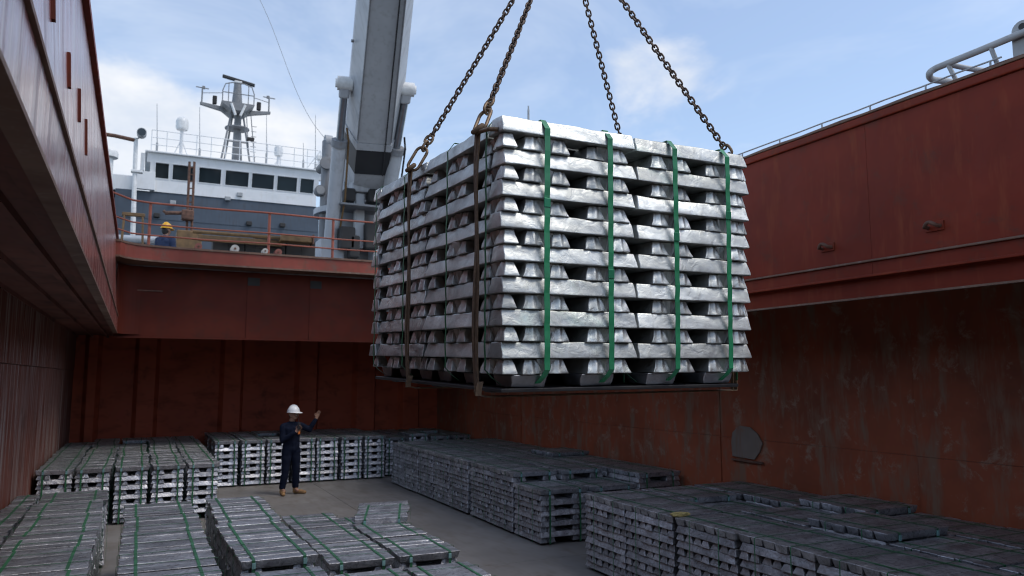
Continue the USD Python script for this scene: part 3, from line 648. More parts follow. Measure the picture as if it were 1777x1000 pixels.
block(.80, 0, .66, 1, 6.82, .91, .885, 4, 12, 'tallest foreground row', 'tall foreground row')
block(.80, 0, .66, 1, 4.95, .91, .885, 2, 11, 'lower pair before tallest foreground row', 'lower foreground pair')
block(1.74, .70, .68, 2, 7.76, .95, .92, 3, 8, 'low stack bordering bare floor', 'low double row by the bare floor', dn={(1, 2): -1})
block(1.76, .70, .68, 2, 5.72, .95, .92, 2, 7, 'lowest foreground stack', 'lowest foreground stack')
tq = at(640, 898, z=.66)
place_bundle(.68, .92, 1, 2.50, 9.66, 'thin ingot bundle lying skewed and tilted on the low double row\'s far end', None, z=.585, rz=-19, tilt=(3.0, -2.5))
block(-1.45, .565, .54, 5, 14.7, 1.0, .97, 7, 12, 'far left block', 'far left block', dn={(0, 6): -1, (2, 5): -1})
block(1.58, .568, .54, 7, 18.6, 1.05, .97, 3, 13, 'block behind signalling worker', 'block behind the worker', dn={(5, 0): 0, (2, 1): -1})
block(5.62, .60, .54, 4, 18.9, 1.0, .97, 3, 12, 'far right corner block', 'far corner block', dn={(1, 0): 1, (2, 1): 1})
block(5.38, .875, .84, 3, 10.2, .935, .91, 8, 12, 'middle block by right wall', 'middle block along the starboard wall', dn={(0, 0): -2, (1, 0): -2, (2, 3): 1})
block(5.28, .91, .87, 3, 2.1, .965, .94, 7, 12, 'nearest block by right wall', 'nearest block along the starboard wall', dn={(1, 3): 1, (2, 4): 1, (1, 5): -1})
rg = at(1165, 897, z=.95)
rag = trimesh.creation.icosphere(3, 1.0); q = np.array(rag.vertices); q *= (.85+.35*(meshkit.fbm(q*2.6+5, 3, 8)-.5)*2)[:, None]
rag.vertices = q*V(.13, .08, .028) + V(rg[0]+.12, rg[1], .968); rm = [rag]
tag(obj('rag', cat(rm), 'rag_yellow'), 'crumpled yellow rag on the nearest starboard bundles', 'rag')

# ---------------------------------------------------------------- people
def solid(chains):
    """Union of hulls of spheres along bones: (p, r, q, s)."""
    out = None
    for p, r, q, s in chains:
        b = m3.Manifold.batch_hull([m3.Manifold.sphere(r, 20).translate(list(map(float, p))), m3.Manifold.sphere(s, 20).translate(list(map(float, q)))])
        out = b if out is None else out + b
    return out
def soft(man, edge=.02, it=8):
    m = man.refine_to_length(edge).to_mesh(); t = trimesh.Trimesh(m.vert_properties[:, :3], m.tri_verts); t.merge_vertices()
    trimesh.smoothing.filter_taubin(t, iterations=it); return t
def hand_bones(w, d, side, curl=.5, s=1.0):
    """Palm, four unequal bent fingers and a thumb; w wrist, d pointing direction, side the thumb side."""
    d = d/np.linalg.norm(d); side = side - d*(side@d); side /= np.linalg.norm(side); nrm = np.cross(d, side); B = []
    for o in (-.030, -.010, .012, .030): B.append((w+side*o*.7, .016*s, w+d*.085*s+side*o, .013*s))
    for o, l in ((-.032, .062), (-.011, .078), (.011, .083), (.032, .074)):
        a = w+d*.088*s+side*o; b = a+(d*math.cos(curl*.6)+nrm*math.sin(curl*.6))*l*.5*s; c = b+(d*math.cos(curl*1.4)+nrm*math.sin(curl*1.4))*l*.5*s
        B += [(a, .0095, b, .0088), (b, .0088, c, .0075)]
    a = w+d*.03*s+side*.03; b = a+(side*.8+d*.6)*.04*s; c = b+(side*.25+d)*.034*s
    return B + [(a, .012, b, .0105), (b, .0105, c, .0085)]
def person(loc, rz, label, J, clothes, helmet, boots=True, look=0.0, hands=(.4, .9), stance=None):
    t = thing('person', label, 'person', loc, rz)
    hd, nk = J['head'], J['neck']
    skull = [(hd+V(0, .01, .015), .098, hd+V(0, -.012, -.035), .078), (hd+V(0, -.045, -.075), .048, hd+V(0, -.02, -.05), .070), (nk, .060, hd+V(0, .01, -.05), .058)]
    c, s = math.cos(look), math.sin(look); R = np.array([[c, -s, 0], [s, c, 0], [0, 0, 1.0]])
    rt = lambda p: hd + R@(p-hd)
    F = [(rt(hd+V(0, -.088, -.005)), .013, rt(hd+V(0, -.112, -.035)), .016)]
    F += [(rt(hd+V(x, -.070, -.028)), .024, rt(hd+V(x*.8, -.066, -.06)), .022) for x in (-.035, .035)]
    F += [(rt(hd+V(x, .012, -.045)), .016, rt(hd+V(x*1.05, .022, -.005)), .020) for x in (-.083, .083)]
    F += [(rt(hd+V(-.02, -.083, -.078)), .012, rt(hd+V(.02, -.083, -.078)), .012)]
    skull = [(rt(a), r, rt(b), q) for a, r, b, q in skull[:2]] + [skull[2]]
    B = skull + F
    for sd in ('l', 'r'):
        sh, el, wr, hp, kn, an = (J[sd+k] for k in ('sh', 'el', 'wr', 'hp', 'kn', 'an'))
        B += [(sh, .052, el, .040), (el, .040, wr, .027), (hp, .085, kn, .055), (kn, .055, an, .040), (nk-V(0, 0, .04), .05, sh, .055), (an, .04, an+V(0, -.10, -.03), .035)]
        tip, side, curl = J[sd+'hand']; B += hand_bones(wr + (tip/np.linalg.norm(tip))*.015, tip, side, curl)
    B += [(J['chest'], .095, J['waist'], .09), (J['waist'], .09, J['pelvis'], .095), (J['chest'], .095, nk, .055), (J['pelvis'], .095, J['lhp'], .09), (J['pelvis'], .12, J['rhp'], .09)]
    obj('body', soft(solid(B), .012, 6), 'skin', t, smooth=True)
    C = [(J['chest']+V(0, -.012, 0), .128, J['waist'], .125), (J['waist'], .125, J['pelvis'], .130), (J['chest']+V(.085, 0, .02), .118, J['waist']+V(.055, 0, 0), .118), (J['chest']+V(-.085, 0, .02), .118, J['waist']+V(-.055, 0, 0), .118), (J['waist']+V(.05, 0, 0), .120, J['pelvis']+V(.055, 0, 0), .128), (J['waist']+V(-.05, 0, 0), .120, J['pelvis']+V(-.055, 0, 0), .128), (J['chest']+V(0, .01, .08), .10, nk-V(0, 0, .015), .070)]
    for sd in ('l', 'r'):
        sh, el, wr, hp, kn, an = (J[sd+k] for k in ('sh', 'el', 'wr', 'hp', 'kn', 'an')); cu = wr+(el-wr)*.10
        C += [(sh, .076, el, .058), (el, .058, cu, .046), (J['chest']+V(0, 0, .09), .095, sh, .074), (hp, .110, kn, .080), (kn, .080, an+V(0, 0, .05), .068)]
    cl = soft(solid(C), .022, 5); v = np.array(cl.vertices)
    wob = (meshkit.fbm(v*V(7, 7, 11), 3, 4)-.5)[:, None]*.030; cl.vertices = v + np.array(cl.vertex_normals)*wob
    cv = obj('coverall', cl, clothes, t, smooth=True)
    for sd in ('l', 'r'):
        an = J[sd+'an']; fo = J[sd+'foot']
        b = soft(solid([(an+V(0, 0, .03), .055, V(an[0], an[1], .055), .054), (V(an[0], an[1]+.01, .045), .045, V(*(an[:2]+fo[:2]*.12), .045), .045), (V(*(an[:2]+fo[:2]*.12), .045), .045, V(*(an[:2]+fo[:2]*.20), .036), .036)]), .02, 4)
        vv = np.array(b.vertices); vv[:, 2] = np.maximum(vv[:, 2], .0); b.vertices = vv
        obj('boot', b, 'boot_tan', t, smooth=True)
    # helmet: shell, brim, ridge
    ang = np.linspace(0, PI/2, 9); shell = lathe([(0, .128)] + [(.122*math.sin(a), .133*math.cos(a)-.005) for a in ang[1:]] + [(.122, -.012), (.114, -.012), (0, .10)], 28)
    brim = []
    th = np.linspace(0, 2*PI, 33); 
    vb, fbm_ = [], []
    for a in th[:-1]:
        fr = max(0, -math.sin(a))**1.5
        for rr, zz in ((.116, -.004), (.133+.055*fr, -.014-.014*fr), (.133+.055*fr, -.020-.014*fr), (.116, -.013)): vb.append((rr*math.cos(a), rr*math.sin(a)*1.08, zz))
    nB = 32
    for k in range(nB):
        for q in range(4):
            a, b = 4*k+q, 4*k+(q+1) % 4; c2, d2 = 4*((k+1) % nB)+q, 4*((k+1) % nB)+(q+1) % 4; fbm_ += [[a, c2, d2], [a, d2, b]]
    bm = trimesh.Trimesh(np.array(vb), np.array(fbm_), process=False)
    shell.vertices = np.array(shell.vertices)*V(1, 1.10, 1)
    rid = tube([V(0, -.128*math.cos(x), .008+.125*math.sin(x)) for x in np.linspace(.25, PI-.25, 12)], .014, 7)
    hm = np.eye(4); hm[:3, :3] = R; hm[:3, 3] = hd+V(0, .004, .052)
    hp = obj('helmet', shell, helmet, t, smooth=True, mtx=hm); obj('brim', bm, helmet, hp, smooth=35); obj('ridge', rid, helmet, hp, smooth=True)
    obj('hair', soft(solid([(hd+V(0, .045, -.02), .082, hd+V(0, .05, -.055), .068)]), .02, 3), 'hair_dark', t, smooth=True)
    for x in (-.034, .034):
        e = rt(hd+V(x, -.091, -.022)); obj('eye', moved(trimesh.creation.icosphere(2, .011), e), 'paper_white', t, smooth=True)
    return t, cv
J1 = dict(head=V(.015, -.02, 1.675), neck=V(-.01, 0, 1.50), chest=V(-.015, 0, 1.34), waist=V(-.01, 0, 1.10), pelvis=V(-.005, 0, .96),
 lsh=V(-.185, .0, 1.41), lel=V(-.225, -.06, 1.13), lwr=V(-.01, -.24, 1.31), lhand=(V(.55, -.2, .6), V(0, .1, 1), .9), lhp=V(-.095, 0, .90), lkn=V(-.125, -.03, .50), lan=V(-.165, .01, .11), lfoot=V(-.25, -1, 0),
 rsh=V(.165, .0, 1.43), rel=V(.375, -.04, 1.33), rwr=V(.49, -.10, 1.56), rhand=(V(.35, -.1, 1), V(-1, -.2, .3), .35), rhp=V(.09, 0, .90), rkn=V(.105, -.03, .50), ran=V(.125, .02, .11), rfoot=V(.75, -.7, 0))
wp = at(503, 858, z=0)
w1, cv1 = person(tuple(wp), 12, 'man in dark coverall and white helmet signalling with a raised arm', J1, 'coverall_navy', 'helmet_white', look=.55)
obj('vest_patch', rbox(.075, .125, -.150, -.128, 1.25, 1.36, .008), 'vest_orange', cv1)
radio = thing('radio', 'small dark handheld radio in the signalling worker\'s left hand', 'radio', tuple(wp), 12)
obj('casing', rbox(.01, .065, -.305, -.27, 1.36, 1.50, .008), 'cable_black', radio); obj('aerial', cyl(V(.022, -.288, 1.50), V(.022, -.288, 1.62), .006, 8), 'cable_black', radio)
J2 = dict(head=V(0, -.03, 1.655), neck=V(0, 0, 1.50), chest=V(0, 0, 1.34), waist=V(0, 0, 1.10), pelvis=V(0, 0, .96))
for s, k in ((-1, 'l'), (1, 'r')):
    J2 |= {k+'sh': V(.185*s, 0, 1.42), k+'el': V(.25*s, -.02, 1.14), k+'wr': V(.20*s, -.20, .98), k+'hand': (V(-.1*s, -.5, -.5), V(-s, -.2, 0), .7), k+'hp': V(.09*s, 0, .9), k+'kn': V(.10*s, -.02, .5), k+'an': V(.11*s, .02, .11), k+'foot': V(.2*s, -1, 0)}
hp2 = at(288, 393, y=19.7)
person((hp2[0], 19.7, hp2[2]-1.74), 140, 'man in blue jacket and yellow helmet behind the far railing', J2, 'jacket_blue', 'helmet_yellow')
st = thing('working_platform', 'grey walkway grating behind the far coaming', 'walkway', (0, 0, 0))
obj('grating', rbox(CL, CR, 18.7, 21.9, hp2[2]-1.74-.06, hp2[2]-1.74-.004, .01), 'crane_dark_grey', st)
for x in (0, 2, 4, 6): obj('support', box(x-.05, x+.05, 18.8, 18.9, ZD+.102, hp2[2]-1.74-.062), 'crane_dark_grey', st)

# ---------------------------------------------------------------- railing and fittings on the far coaming
rl = thing('railing', 'red pipe railing along the far coaming, bent round its left corner', 'railing', (0, 0, 0))
YR = CF-.30
zr = [at(467, p, y=YR)[2] for p in (371, 406, 424)]
posts = [(CL+.42, YR+.05)] + [(at(px, 400, y=YR)[0], YR) for px in (467, 578)] + [(6.2, YR)]
for x, y in posts: obj('post', cyl(V(x, y, 5.12), V(x, y, zr[0]+.02), .032, 10), 'rail_red', rl, smooth=30)
bend = [V(CL-.35, YR-.85), V(CL-.18, YR-.5), V(CL+.08, YR-.15), V(CL+.42, YR+.05), V(1.2, YR+.02), V(2.4, YR), V(4, YR), V(6.4, YR)]
for z, r in zip(zr, (.022, .017, .017)):
    obj('rail', tube([V(p[0], p[1]-.034, z + (.01 if k % 2 else -.006)) for k, p in enumerate(bend)], r, 8), 'rail_red', rl, smooth=True)
def drum(px, py, r, m, label):
    p = at(px, py, y=CF-.36); t = thing('mooring_roller', label, 'roller', (p[0], p[1], 5.17))
    h = max(p[2]-5.17, r*1.05)
    obj('drum', cat([cyl(V(0, -.10, h), V(0, .10, h), r, 18), cyl(V(0, -.12, h), V(0, -.10, h), r*1.25, 18), cyl(V(0, .10, h), V(0, .12, h), r*1.25, 18)]), m, t, smooth=30)
    obj('hub', cyl(V(0, -.14, h), V(0, -.12, h), r*.35, 10), 'rust_brown', t); obj('cradle', rbox(-r*.8, r*.8, -.09, .09, -.004, max(.02, h-r*.3), .01), m, t)
drum(344, 429, .058, 'drum_red', 'small red roller left of the white one on the far lip'); drum(407, 433, .070, 'roller_white', 'largest white roller on the far coaming lip')
drum(459, 437, .050, 'roller_white', 'small white roller beside the middle railing post'); drum(482, 440, .060, 'drum_red', 'red roller right of the middle railing post')
# trestle at the left end
tp = at(232, 372, y=19.4); t = thing('trestle', 'orange brown trestle behind the left railing post', 'trestle', (tp[0], tp[1], 0))
zt, zb = tp[2], hp2[2]-1.74
obj('top_bar', rbox(-.24, .24, -.05, .05, zt-.05, zt+.03, .012), 'yellow_brown', t)
for s in (-1, 1):
    for q in (-1, 1): obj('leg', cyl(V(.19*s, .03*q, zt-.05), V(.27*s, .22*q, zb), .025, 8), 'yellow_brown', t, smooth=30)
# beams, pipes and hatch covers lying between the coaming and the bridge
t = thing('stowed_beam', 'rusty yellow brown beam lying across the deck before the bridge', 'beam', (0, 0, 0))
a, b = at(335, 402, y=21.0), at(498, 414, y=20.4)
for k in range(2):
    o = V(0, .3*k, -.12*k); obj('flange', cat([tube([a+o, b+o], .05, 6)]), 'yellow_brown', t)
obj('web', rbox(a[0]+.1, b[0]-.1, 20.55, 20.62, a[2]-.30, a[2]-.14, .01), 'yellow_brown', t)
t = thing('stowed_beam', 'short rusty box girder right of the long yellow brown beam', 'beam', (0, 0, 0))
a, b = at(488, 406, y=20.2), at(522, 420, y=20.2); obj('girder', rbox(a[0], b[0]+.3, 20.2, 20.6, b[2], a[2], .02), 'yellow_brown', t); obj('end_plate', rbox(b[0]+.303, b[0]+.34, 20.15, 20.65, b[2]-.04, a[2]+.04, .006), 'rust_brown', t)
t = thing('deck_pipe', 'pale grey pipe running along the deck at the left', 'pipe', (0, 0, 0))
a, b = at(195, 414, y=20.6), at(300, 418, y=20.6); obj('run', tube([a, (a+b)/2, b], .10, 12), 'pale_pipe', t, smooth=True)
for k in (.1, .5, .9): q = a+(b-a)*k; obj('support', box(q[0]-.05, q[0]+.05, 20.52, 20.68, hp2[2]-1.74, q[2]-.09), 'dark_gap', t)
t = thing('hydraulic_pack', 'dark machinery under the railing between beam and crane foot', 'machinery', (0, 0, 0))
rq = random.Random(3)
for px in range(385, 560, 25):
    a = at(px, 415+rq.uniform(-8, 6), y=20.8); w = rq.uniform(.12, .28)
    obj('housing', rbox(a[0]-w, a[0]+w, 20.8, 21.3, hp2[2]-1.9, a[2], .03), 'dark_gap' if px % 50 else 'crane_dark_grey', t)

# railing and loops on the starboard coaming
rs = thing('railing', 'low grey wire railing along the top of the starboard coaming', 'railing', (0, 0, 0))
for k, y in enumerate(np.arange(4.0, 13.6, .62)):
    obj('stanchion', cyl(V(CR+.10, y, ZT2+.0), V(CR+.10, y, ZT2+.125), .009, 7), 'mast_grey', rs)
obj('wire', tube([V(CR+.10, y, ZT2+.125+.004*math.sin(9*y)) for y in np.linspace(3.9, 13.6, 26)], .008, 6), 'mast_grey', rs, smooth=True)
obj('wire', tube([V(CR+.10, y, ZT2+.055) for y in np.linspace(3.9, 13.6, 12)], .005, 5), 'mast_grey', rs, smooth=True)
bp = thing('guard_loop', 'bent grey tube guard with struts above the starboard coaming', 'tube guard', (0, 0, 0))
XG = CR+.12
ta, tb, tc_, td = at(1777, 56, x=XG), at(1640, 112, x=XG), at(1613, 128, x=XG-.02), at(1648, 142, x=XG+.30)
top = [at(1850, 25, x=XG), ta, at(1700, 88, x=XG), tb, at(1622, 120, x=XG+.0), tc_, at(1618, 138, x=XG+.08), td, at(1690, 150, x=XG+.6)]
def smoothline(P, n=6):
    P = [np.asarray(p, float) for p in P]; P = [2*P[0]-P[1]] + P + [2*P[-1]-P[-2]]; out = []
    for i in range(1, len(P)-2):
        for s in np.linspace(0, 1, n, endpoint=False):
            a, b, c, d = P[i-1:i+3]; out.append(.5*((2*b)+(c-a)*s+(2*a-5*b+4*c-d)*s*s+(3*b-a-3*c+d)*s**3))
    return out + [P[-2]]
obj('tube', tube(smoothline(top), .031, 12), 'mast_grey', bp, smooth=True)
obj('inner_tube', tube([at(1646, 112, x=XG+.02), at(1680, 119, x=XG+.2), at(1716, 124, x=XG+.4)], .025, 10), 'mast_grey', bp, smooth=True)
for q, w in (((1645, 112), (1660, 141)), ((1720, 84), (1733, 117))):
    obj('strut', cyl(at(*q, x=XG), at(*w, x=XG+.03), .020, 10), 'mast_grey', bp, smooth=30)
pp = at(1772, 52, x=XG+.03); gp = thing('guide_post', 'grey rounded steel post at the right end of the tube guard', 'post', (0, 0, 0))
y0 = pp[1]; arc = [(y0+.085*math.cos(a), pp[2]+.0+.085*math.sin(a)) for a in np.linspace(0, PI, 12)]
obj('post_plate', prism([(y0+.085, ZT2)] + arc + [(y0-.085, ZT2)], 'x', XG+.035, XG+.10), 'mast_grey', gp); obj('eye_pin', cyl(V(XG-.01, y0-.03, pp[2]+.01), V(XG+.12, y0-.03, pp[2]+.01), .03, 12), 'dark_gap', gp)
tag(obj('hatch_gasket', tube([V(CR+.02, y, ZT2+.032+.006*math.sin(7*y)) for y in np.linspace(3.0, 14, 40)], .014, 6), 'rust_brown', smooth=True), 'ragged rusty seal along the starboard coaming\'s top edge', 'seal')

# ---------------------------------------------------------------- the bridge
YBR = 48.0
A = lambda px, py, y=YBR: at(px, py, y=y)
bh = thing('bridge_house', 'white wheelhouse with row of dark windows on blue grey superstructure', 'superstructure', (0, 0, 0))
xL, xR = A(250, 300)[0], A(556, 330)[0]; zTop = A(400, 283)[2]; zWt, zWb = A(410, 299)[2], A(410, 323)[2]; zB = A(400, 345)[2]
wins = [(269, 292), (299, 337), (345, 383), (391, 431), (437, 475), (481, 515), (521, 544)]
xw = [(A(a, 310)[0], A(b, 310)[0]) for a, b in wins]
lean = .35
def fp(x0, x1, z0, z1, t=.25):   # wall piece leaning outward with height from the sill up
    f = lambda z: YBR - lean*max(0, (z-zWb))/(zTop-zWb)
    v = V(x0, f(z0), z0), V(x1, f(z0), z0), V(x1, f(z0)+t, z0), V(x0, f(z0)+t, z0), V(x0, f(z1), z1), V(x1, f(z1), z1), V(x1, f(z1)+t, z1), V(x0, f(z1)+t, z1)
    m = trimesh.Trimesh(np.array(v), [[0, 2, 1], [0, 3, 2], [4, 5, 6], [4, 6, 7], [0, 1, 5], [0, 5, 4], [1, 2, 6], [1, 6, 5], [2, 3, 7], [2, 7, 6], [3, 0, 4], [3, 4, 7]], process=False); return m
obj('front_wall', cat([fp(xL+.35, xR-.25, zB, zWb), fp(xL+.12, xR, zWt, zTop)] + [fp(a, b, zWb, zWt) for a, b in zip([xL+.3]+[w[1] for w in xw], [w[0] for w in xw]+[xR-.15])]), 'white_paint', bh)
obj('house', cat([box(xL+.36, xR-.26, YBR+.27, YBR+7, zB, zTop-.01)]), 'white_paint', bh)
for a, b in xw:
    g = fp(a-.02, b+.02, zWb-.02, zWt+.02, .03); g.apply_translation((0, .12, 0)); wn = obj('window', g, 'window_glass', bh)
    fr = .045
    obj('frame', cat([fp(a-fr, b+fr, zWt, zWt+fr, .03), fp(a-fr, b+fr, zWb-fr, zWb, .03), fp(a-fr, a, zWb, zWt, .03), fp(b, b+fr, zWb, zWt, .03)]).apply_translation((0, -.032, 0)), 'white_paint', wn)
obj('roof', rbox(xL, xR+.1, YBR-.50, YBR+7.2, zTop+.003, zTop+.09, .02), 'white_paint', bh)
# wing bulwark to the left, and the white lower band
zWing = A(210, 303)[2]; xW0 = A(150, 320)[0]; xW1 = A(235, 320)[0]
obj('wing_bulwark', rbox(xW1, xL+.6, YBR-.30, YBR-.003, zB+.02, A(240, 298)[2], .02), 'white_paint', bh)
obj('wing_bulwark', rbox(xW0-2, xW1-.003, YBR+.20, YBR+.45, A(195, 300)[2]-.9, A(195, 300)[2], .02), 'white_paint', bh)
obj('wing_brace', fp(A(243, 300)[0], A(250, 300)[0], A(246, 298)[2], zTop-.15, .6).apply_translation((0, -.3, 0)), 'white_paint', bh)
xS0, xS1 = A(183, 380)[0], A(553, 400)[0]
obj('superstructure', box(xS0+.4, xS1, YBR+.06, YBR+8, ZD+.1, zB-.004), 'deck_blue', bh)
obj('recess', box(xS0-3, xS0+.39, YBR+.8, YBR+8, ZD+.1, zB-.2), 'deck_blue', bh)
obj('recess_opening', box(A(190, 312)[0]-.3, A(207, 312)[0], YBR+.47, YBR+.79, A(200, 335)[2], A(200, 312)[2]), 'dark_gap', bh)
for px, py in ((416, 338), (432, 388), (272, 374), (490, 391), (395, 345), (300, 352)):
    p = A(px, py); obj('fitting', rbox(p[0]-.16, p[0]+.16, YBR-.14, YBR+.055, p[2]-.12, p[2]+.12, .03), 'mast_grey' if py < 360 else 'dark_gap', bh)
for z in (zB-1.6, zB-3.3): obj('weld_band', box(xS0+.4, xS1, YBR+.035, YBR+.058, z, z+.05), 'deck_blue', bh)
# roof railing
rr = thing('railing', 'thin white railing round the wheelhouse roof', 'railing', (0, 0, 0))
zr0 = zTop+.10; H = A(400, 247)[2]-A(400, 283)[2]
xs_ = np.linspace(xL+.3, xR-.1, 13)
for x in xs_: obj('stanchion', cyl(V(x, YBR-.2, zr0), V(x, YBR-.2, zr0+H), .026, 6), 'white_paint', rr)
for k in (1.0, .66, .33): obj('rail', cyl(V(xs_[0], YBR-.2, zr0+H*k), V(xs_[-1], YBR-.2, zr0+H*k), .022, 6), 'white_paint', rr)
obj('side_rail', cat([cyl(V(x, YBR-.2, zr0+H*k), V(x, YBR+6, zr0+H*k), .022, 6) for x in (xs_[0], xs_[-1]) for k in (1, .5)]), 'white_paint', rr)

# radar mast
YM = 50.5
m_ = lambda px, py: at(px, py, y=YM)
rm_ = thing('radar_mast', 'grey radar mast with platform, yardarms and splayed legs', 'mast', (0, 0, 0))
cb, ct = m_(409, 281), m_(413, 190)
obj('column', cyl(V(cb[0], YM, zTop+.09), V(ct[0]+.02, YM, ct[2]), .28, 16, .20), 'mast_dark', rm_, smooth=30)
for px0, px1, dy in ((379, 401, -1.1), (432, 420, -1.1), (388, 405, 1.2), (424, 417, 1.2)):
    a = V(m_(px0, 281)[0], YM+dy, zTop+.09); b = V(m_(px1, 196)[0], YM+dy*.3, m_(px1, 196)[2]); lg = obj('leg', cyl(a, b, .060, 8), 'mast_dark', rm_, smooth=30)
for py in (224, 252):
    z = m_(408, py)[2]; k = (z-zTop)/(ct[2]-zTop); xa, xb = m_(379+(401-379)*k, py)[0], m_(432-(432-420)*k, py)[0]
    obj('brace', cyl(V(xa, YM-1.1+.75*k, z), V(xb, YM-1.1+.75*k, z), .05, 6), 'mast_dark', rm_)
obj('gallery', cyl(V(cb[0], YM, m_(411, 225)[2]), V(cb[0], YM, m_(411, 223)[2]), .75, 16), 'mast_dark', rm_, smooth=30)
zp = m_(411, 186)[2]; hw = (m_(440, 186)[0]-m_(383, 186)[0])/2; cx = m_(411, 186)[0]
obj('platform', prism([(cx-hw, zp), (cx+hw, zp), (cx+hw*.92, zp-.12), (cx+.4, zp-.5), (cx-.4, zp-.5), (cx-hw*.92, zp-.12)], 'y', YM-.9, YM+.9), 'mast_dark', rm_)
yL, yR = m_(347, 180), m_(469, 195)
obj('yardarm', prism([(yL[0], zp-.02), (cx-hw*.9, zp-.14), (cx-.6, zp-.52), (cx-hw, zp-.40), (yL[0], zp-.16)][::-1], 'y', YM-.12, YM+.12), 'mast_dark', rm_)
obj('yardarm', prism([(yR[0], zp-.02), (cx+hw*.9, zp-.14), (cx+.6, zp-.52), (cx+hw, zp-.40), (yR[0], zp-.16)], 'y', YM-.12, YM+.12), 'mast_dark', rm_)
zt_ = m_(413, 146)[2]
obj('radar_pedestal', cyl(V(cx, YM, zp), V(cx, YM, zt_), .34, 12, .22), 'mast_dark', rm_, smooth=30)
d0, d1 = m_(385, 136), m_(441, 150); sc_ = obj('radar_scanner', rbox(-.5*abs(d1[0]-d0[0]), .5*abs(d1[0]-d0[0]), -.12, .12, -.09, .09, .03), 'black_paint', rm_, mtx=np.array([[1, 0, 0, cx+.05], [0, 1, 0, YM], [-.16, 0, 1, zt_+.22], [0, 0, 0, 1.0]]))
obj('scanner_turret', rbox(cx-.24, cx+.24, YM-.24, YM+.24, zt_, zt_+.14, .05), 'lamp_white', rm_)
for q in (-1, 1):
    pts = [V(cx+q*hw*.95, YM-.8, zp), V(cx+q*hw*.95, YM-.8, zp+.7), V(cx+q*hw*.8, YM-.8, zp+1.15), V(cx+q*hw*.35, YM-.8, zp+1.3), V(cx, YM-.8, zp+1.3)]
    obj('guard_rail', tube(pts, .035, 6), 'mast_dark', rm_); obj('guard_rail', tube([V(cx+q*hw*.6, YM-.8, zp), V(cx+q*hw*.6, YM-.8, zp+1.25)], .03, 6), 'mast_dark', rm_); obj('guard_rail', tube([V(cx+q*hw*.95, YM-.8, zp+.6), V(cx, YM-.8, zp+.6)], .03, 6), 'mast_dark', rm_)
    e = yL if q < 0 else yR; z = zp
    obj('yard_post', cyl(V(e[0]-q*.1, YM, z), V(e[0]-q*.1, YM, z+.95), .05, 6), 'mast_dark', rm_); obj('wind_vane', cat([cyl(V(e[0]-q*.1-.38, YM, z+.95), V(e[0]-q*.1+.38, YM, z+.92), .035, 6), rbox(e[0]+.08*-q, e[0]+.26*-q, YM-.05, YM+.05, z+.86, z+1.06, .02)]), 'mast_dark', rm_)
    obj('yard_rail', tube([V(e[0]-q*.1, YM, z+.6), V(cx+q*hw*.95, YM-.4, z+.65)], .022, 5), 'mast_dark', rm_); obj('yard_lamp', rbox(cx+q*hw*1.35-.13, cx+q*hw*1.35+.13, YM-.13, YM+.13, zp-.02, zp+.52, .05), 'dark_gap', rm_)
    xx = cx+q*hw*.42; obj('platform_brace', tube([V(xx*.35+cx*.65, YM-.95, zp-.85), V(xx, YM-.95, zp-.13)], .085, 6), 'lamp_white', rm_)
obj('base_cabinet', rbox(cb[0]-.55, cb[0]+.75, YM-1.0, YM-.4, zTop+.09, zTop+.62, .04), 'dark_gap', rm_); obj('ladder', cat([cyl(V(cb[0]+.75+d, YM-1.0, zTop+.1), V(ct[0]+.45+d*.8, YM-.6, ct[2]-.3), .03, 5) for d in (0, .34)] + [cyl(V(cb[0]+.75-.0*k, YM-.95, zTop+.3+.33*k), V(cb[0]+1.07, YM-.95, zTop+.3+.33*k), .02, 5) for k in range(9)]), 'mast_dark', rm_)
obj('side_lamp_shelf', rbox(m_(425, 250)[0], m_(437, 250)[0], YM-1.3, YM-.9, m_(430, 252)[2], m_(430, 248)[2], .02), 'dark_gap', rm_)

def dome(px, pt, pb, pbase, r, label, y=49.0):
    p0, p1 = at(px, pt, y=y), at(px, pb, y=y); t = thing('satellite_dome', label, 'antenna dome', (p0[0], y, 0)); h = p0[2]-p1[2]
    obj('radome', moved(lathe([(0, p0[2])] + [(r*math.sin(a), p0[2]-r+r*math.cos(a)) for a in np.linspace(.2, PI/2, 7)] + [(r, p1[2]+.12), (r*.85, p1[2]), (0, p1[2])], 20), (0, 0, 0)), 'lamp_white', t, smooth=40)
    obj('stand', cyl(V(0, 0, zTop+.09), V(0, 0, p1[2]), .10, 10), 'white_paint', t, smooth=30)
    for s in (-1, 1): obj('stay', cyl(V(.5*s, 0, zTop+.09), V(.08*s, 0, zTop+.09+(p1[2]-zTop)*.55), .035, 6), 'white_paint', t)
dome(317, 203, 226, 270, .36, 'larger white satellite dome left of the radar mast'); dome(484, 252, 271, 290, .27, 'smaller white satellite dome right of the radar mast')
def whip(px, pt, pb, label, r=.030, y=49.5):
    a, b = at(px, pb, y=y), at(px+.5, pt, y=y); t = thing('whip_antenna', label, 'antenna', (0, 0, 0)); z = max(min(a[2], b[2]-.2), zTop+.09)
    obj('base', cyl(V(a[0], y, zTop+.09 if a[2] > zTop-2 else a[2]), V(a[0], y, z+.5), r*2.2, 7), 'mast_grey', t); obj('rod', cyl(V(a[0], y, z+.5), V(b[0], y, b[2]), r, 6, r*.5), 'mast_grey', t)
for px, pt, pb, l in ((272, 180, 262, 'tall whip antenna at the left corner of the wheelhouse roof'), (346, 186, 272, 'whip antenna between left dome and radar mast'), (462, 200, 280, 'whip antenna just right of the radar mast'), (526, 248, 292, 'short whip antenna near the right roof corner'), (547, 200, 295, 'tall whip antenna at the right roof corner')):
    whip(px, pt, pb, l)
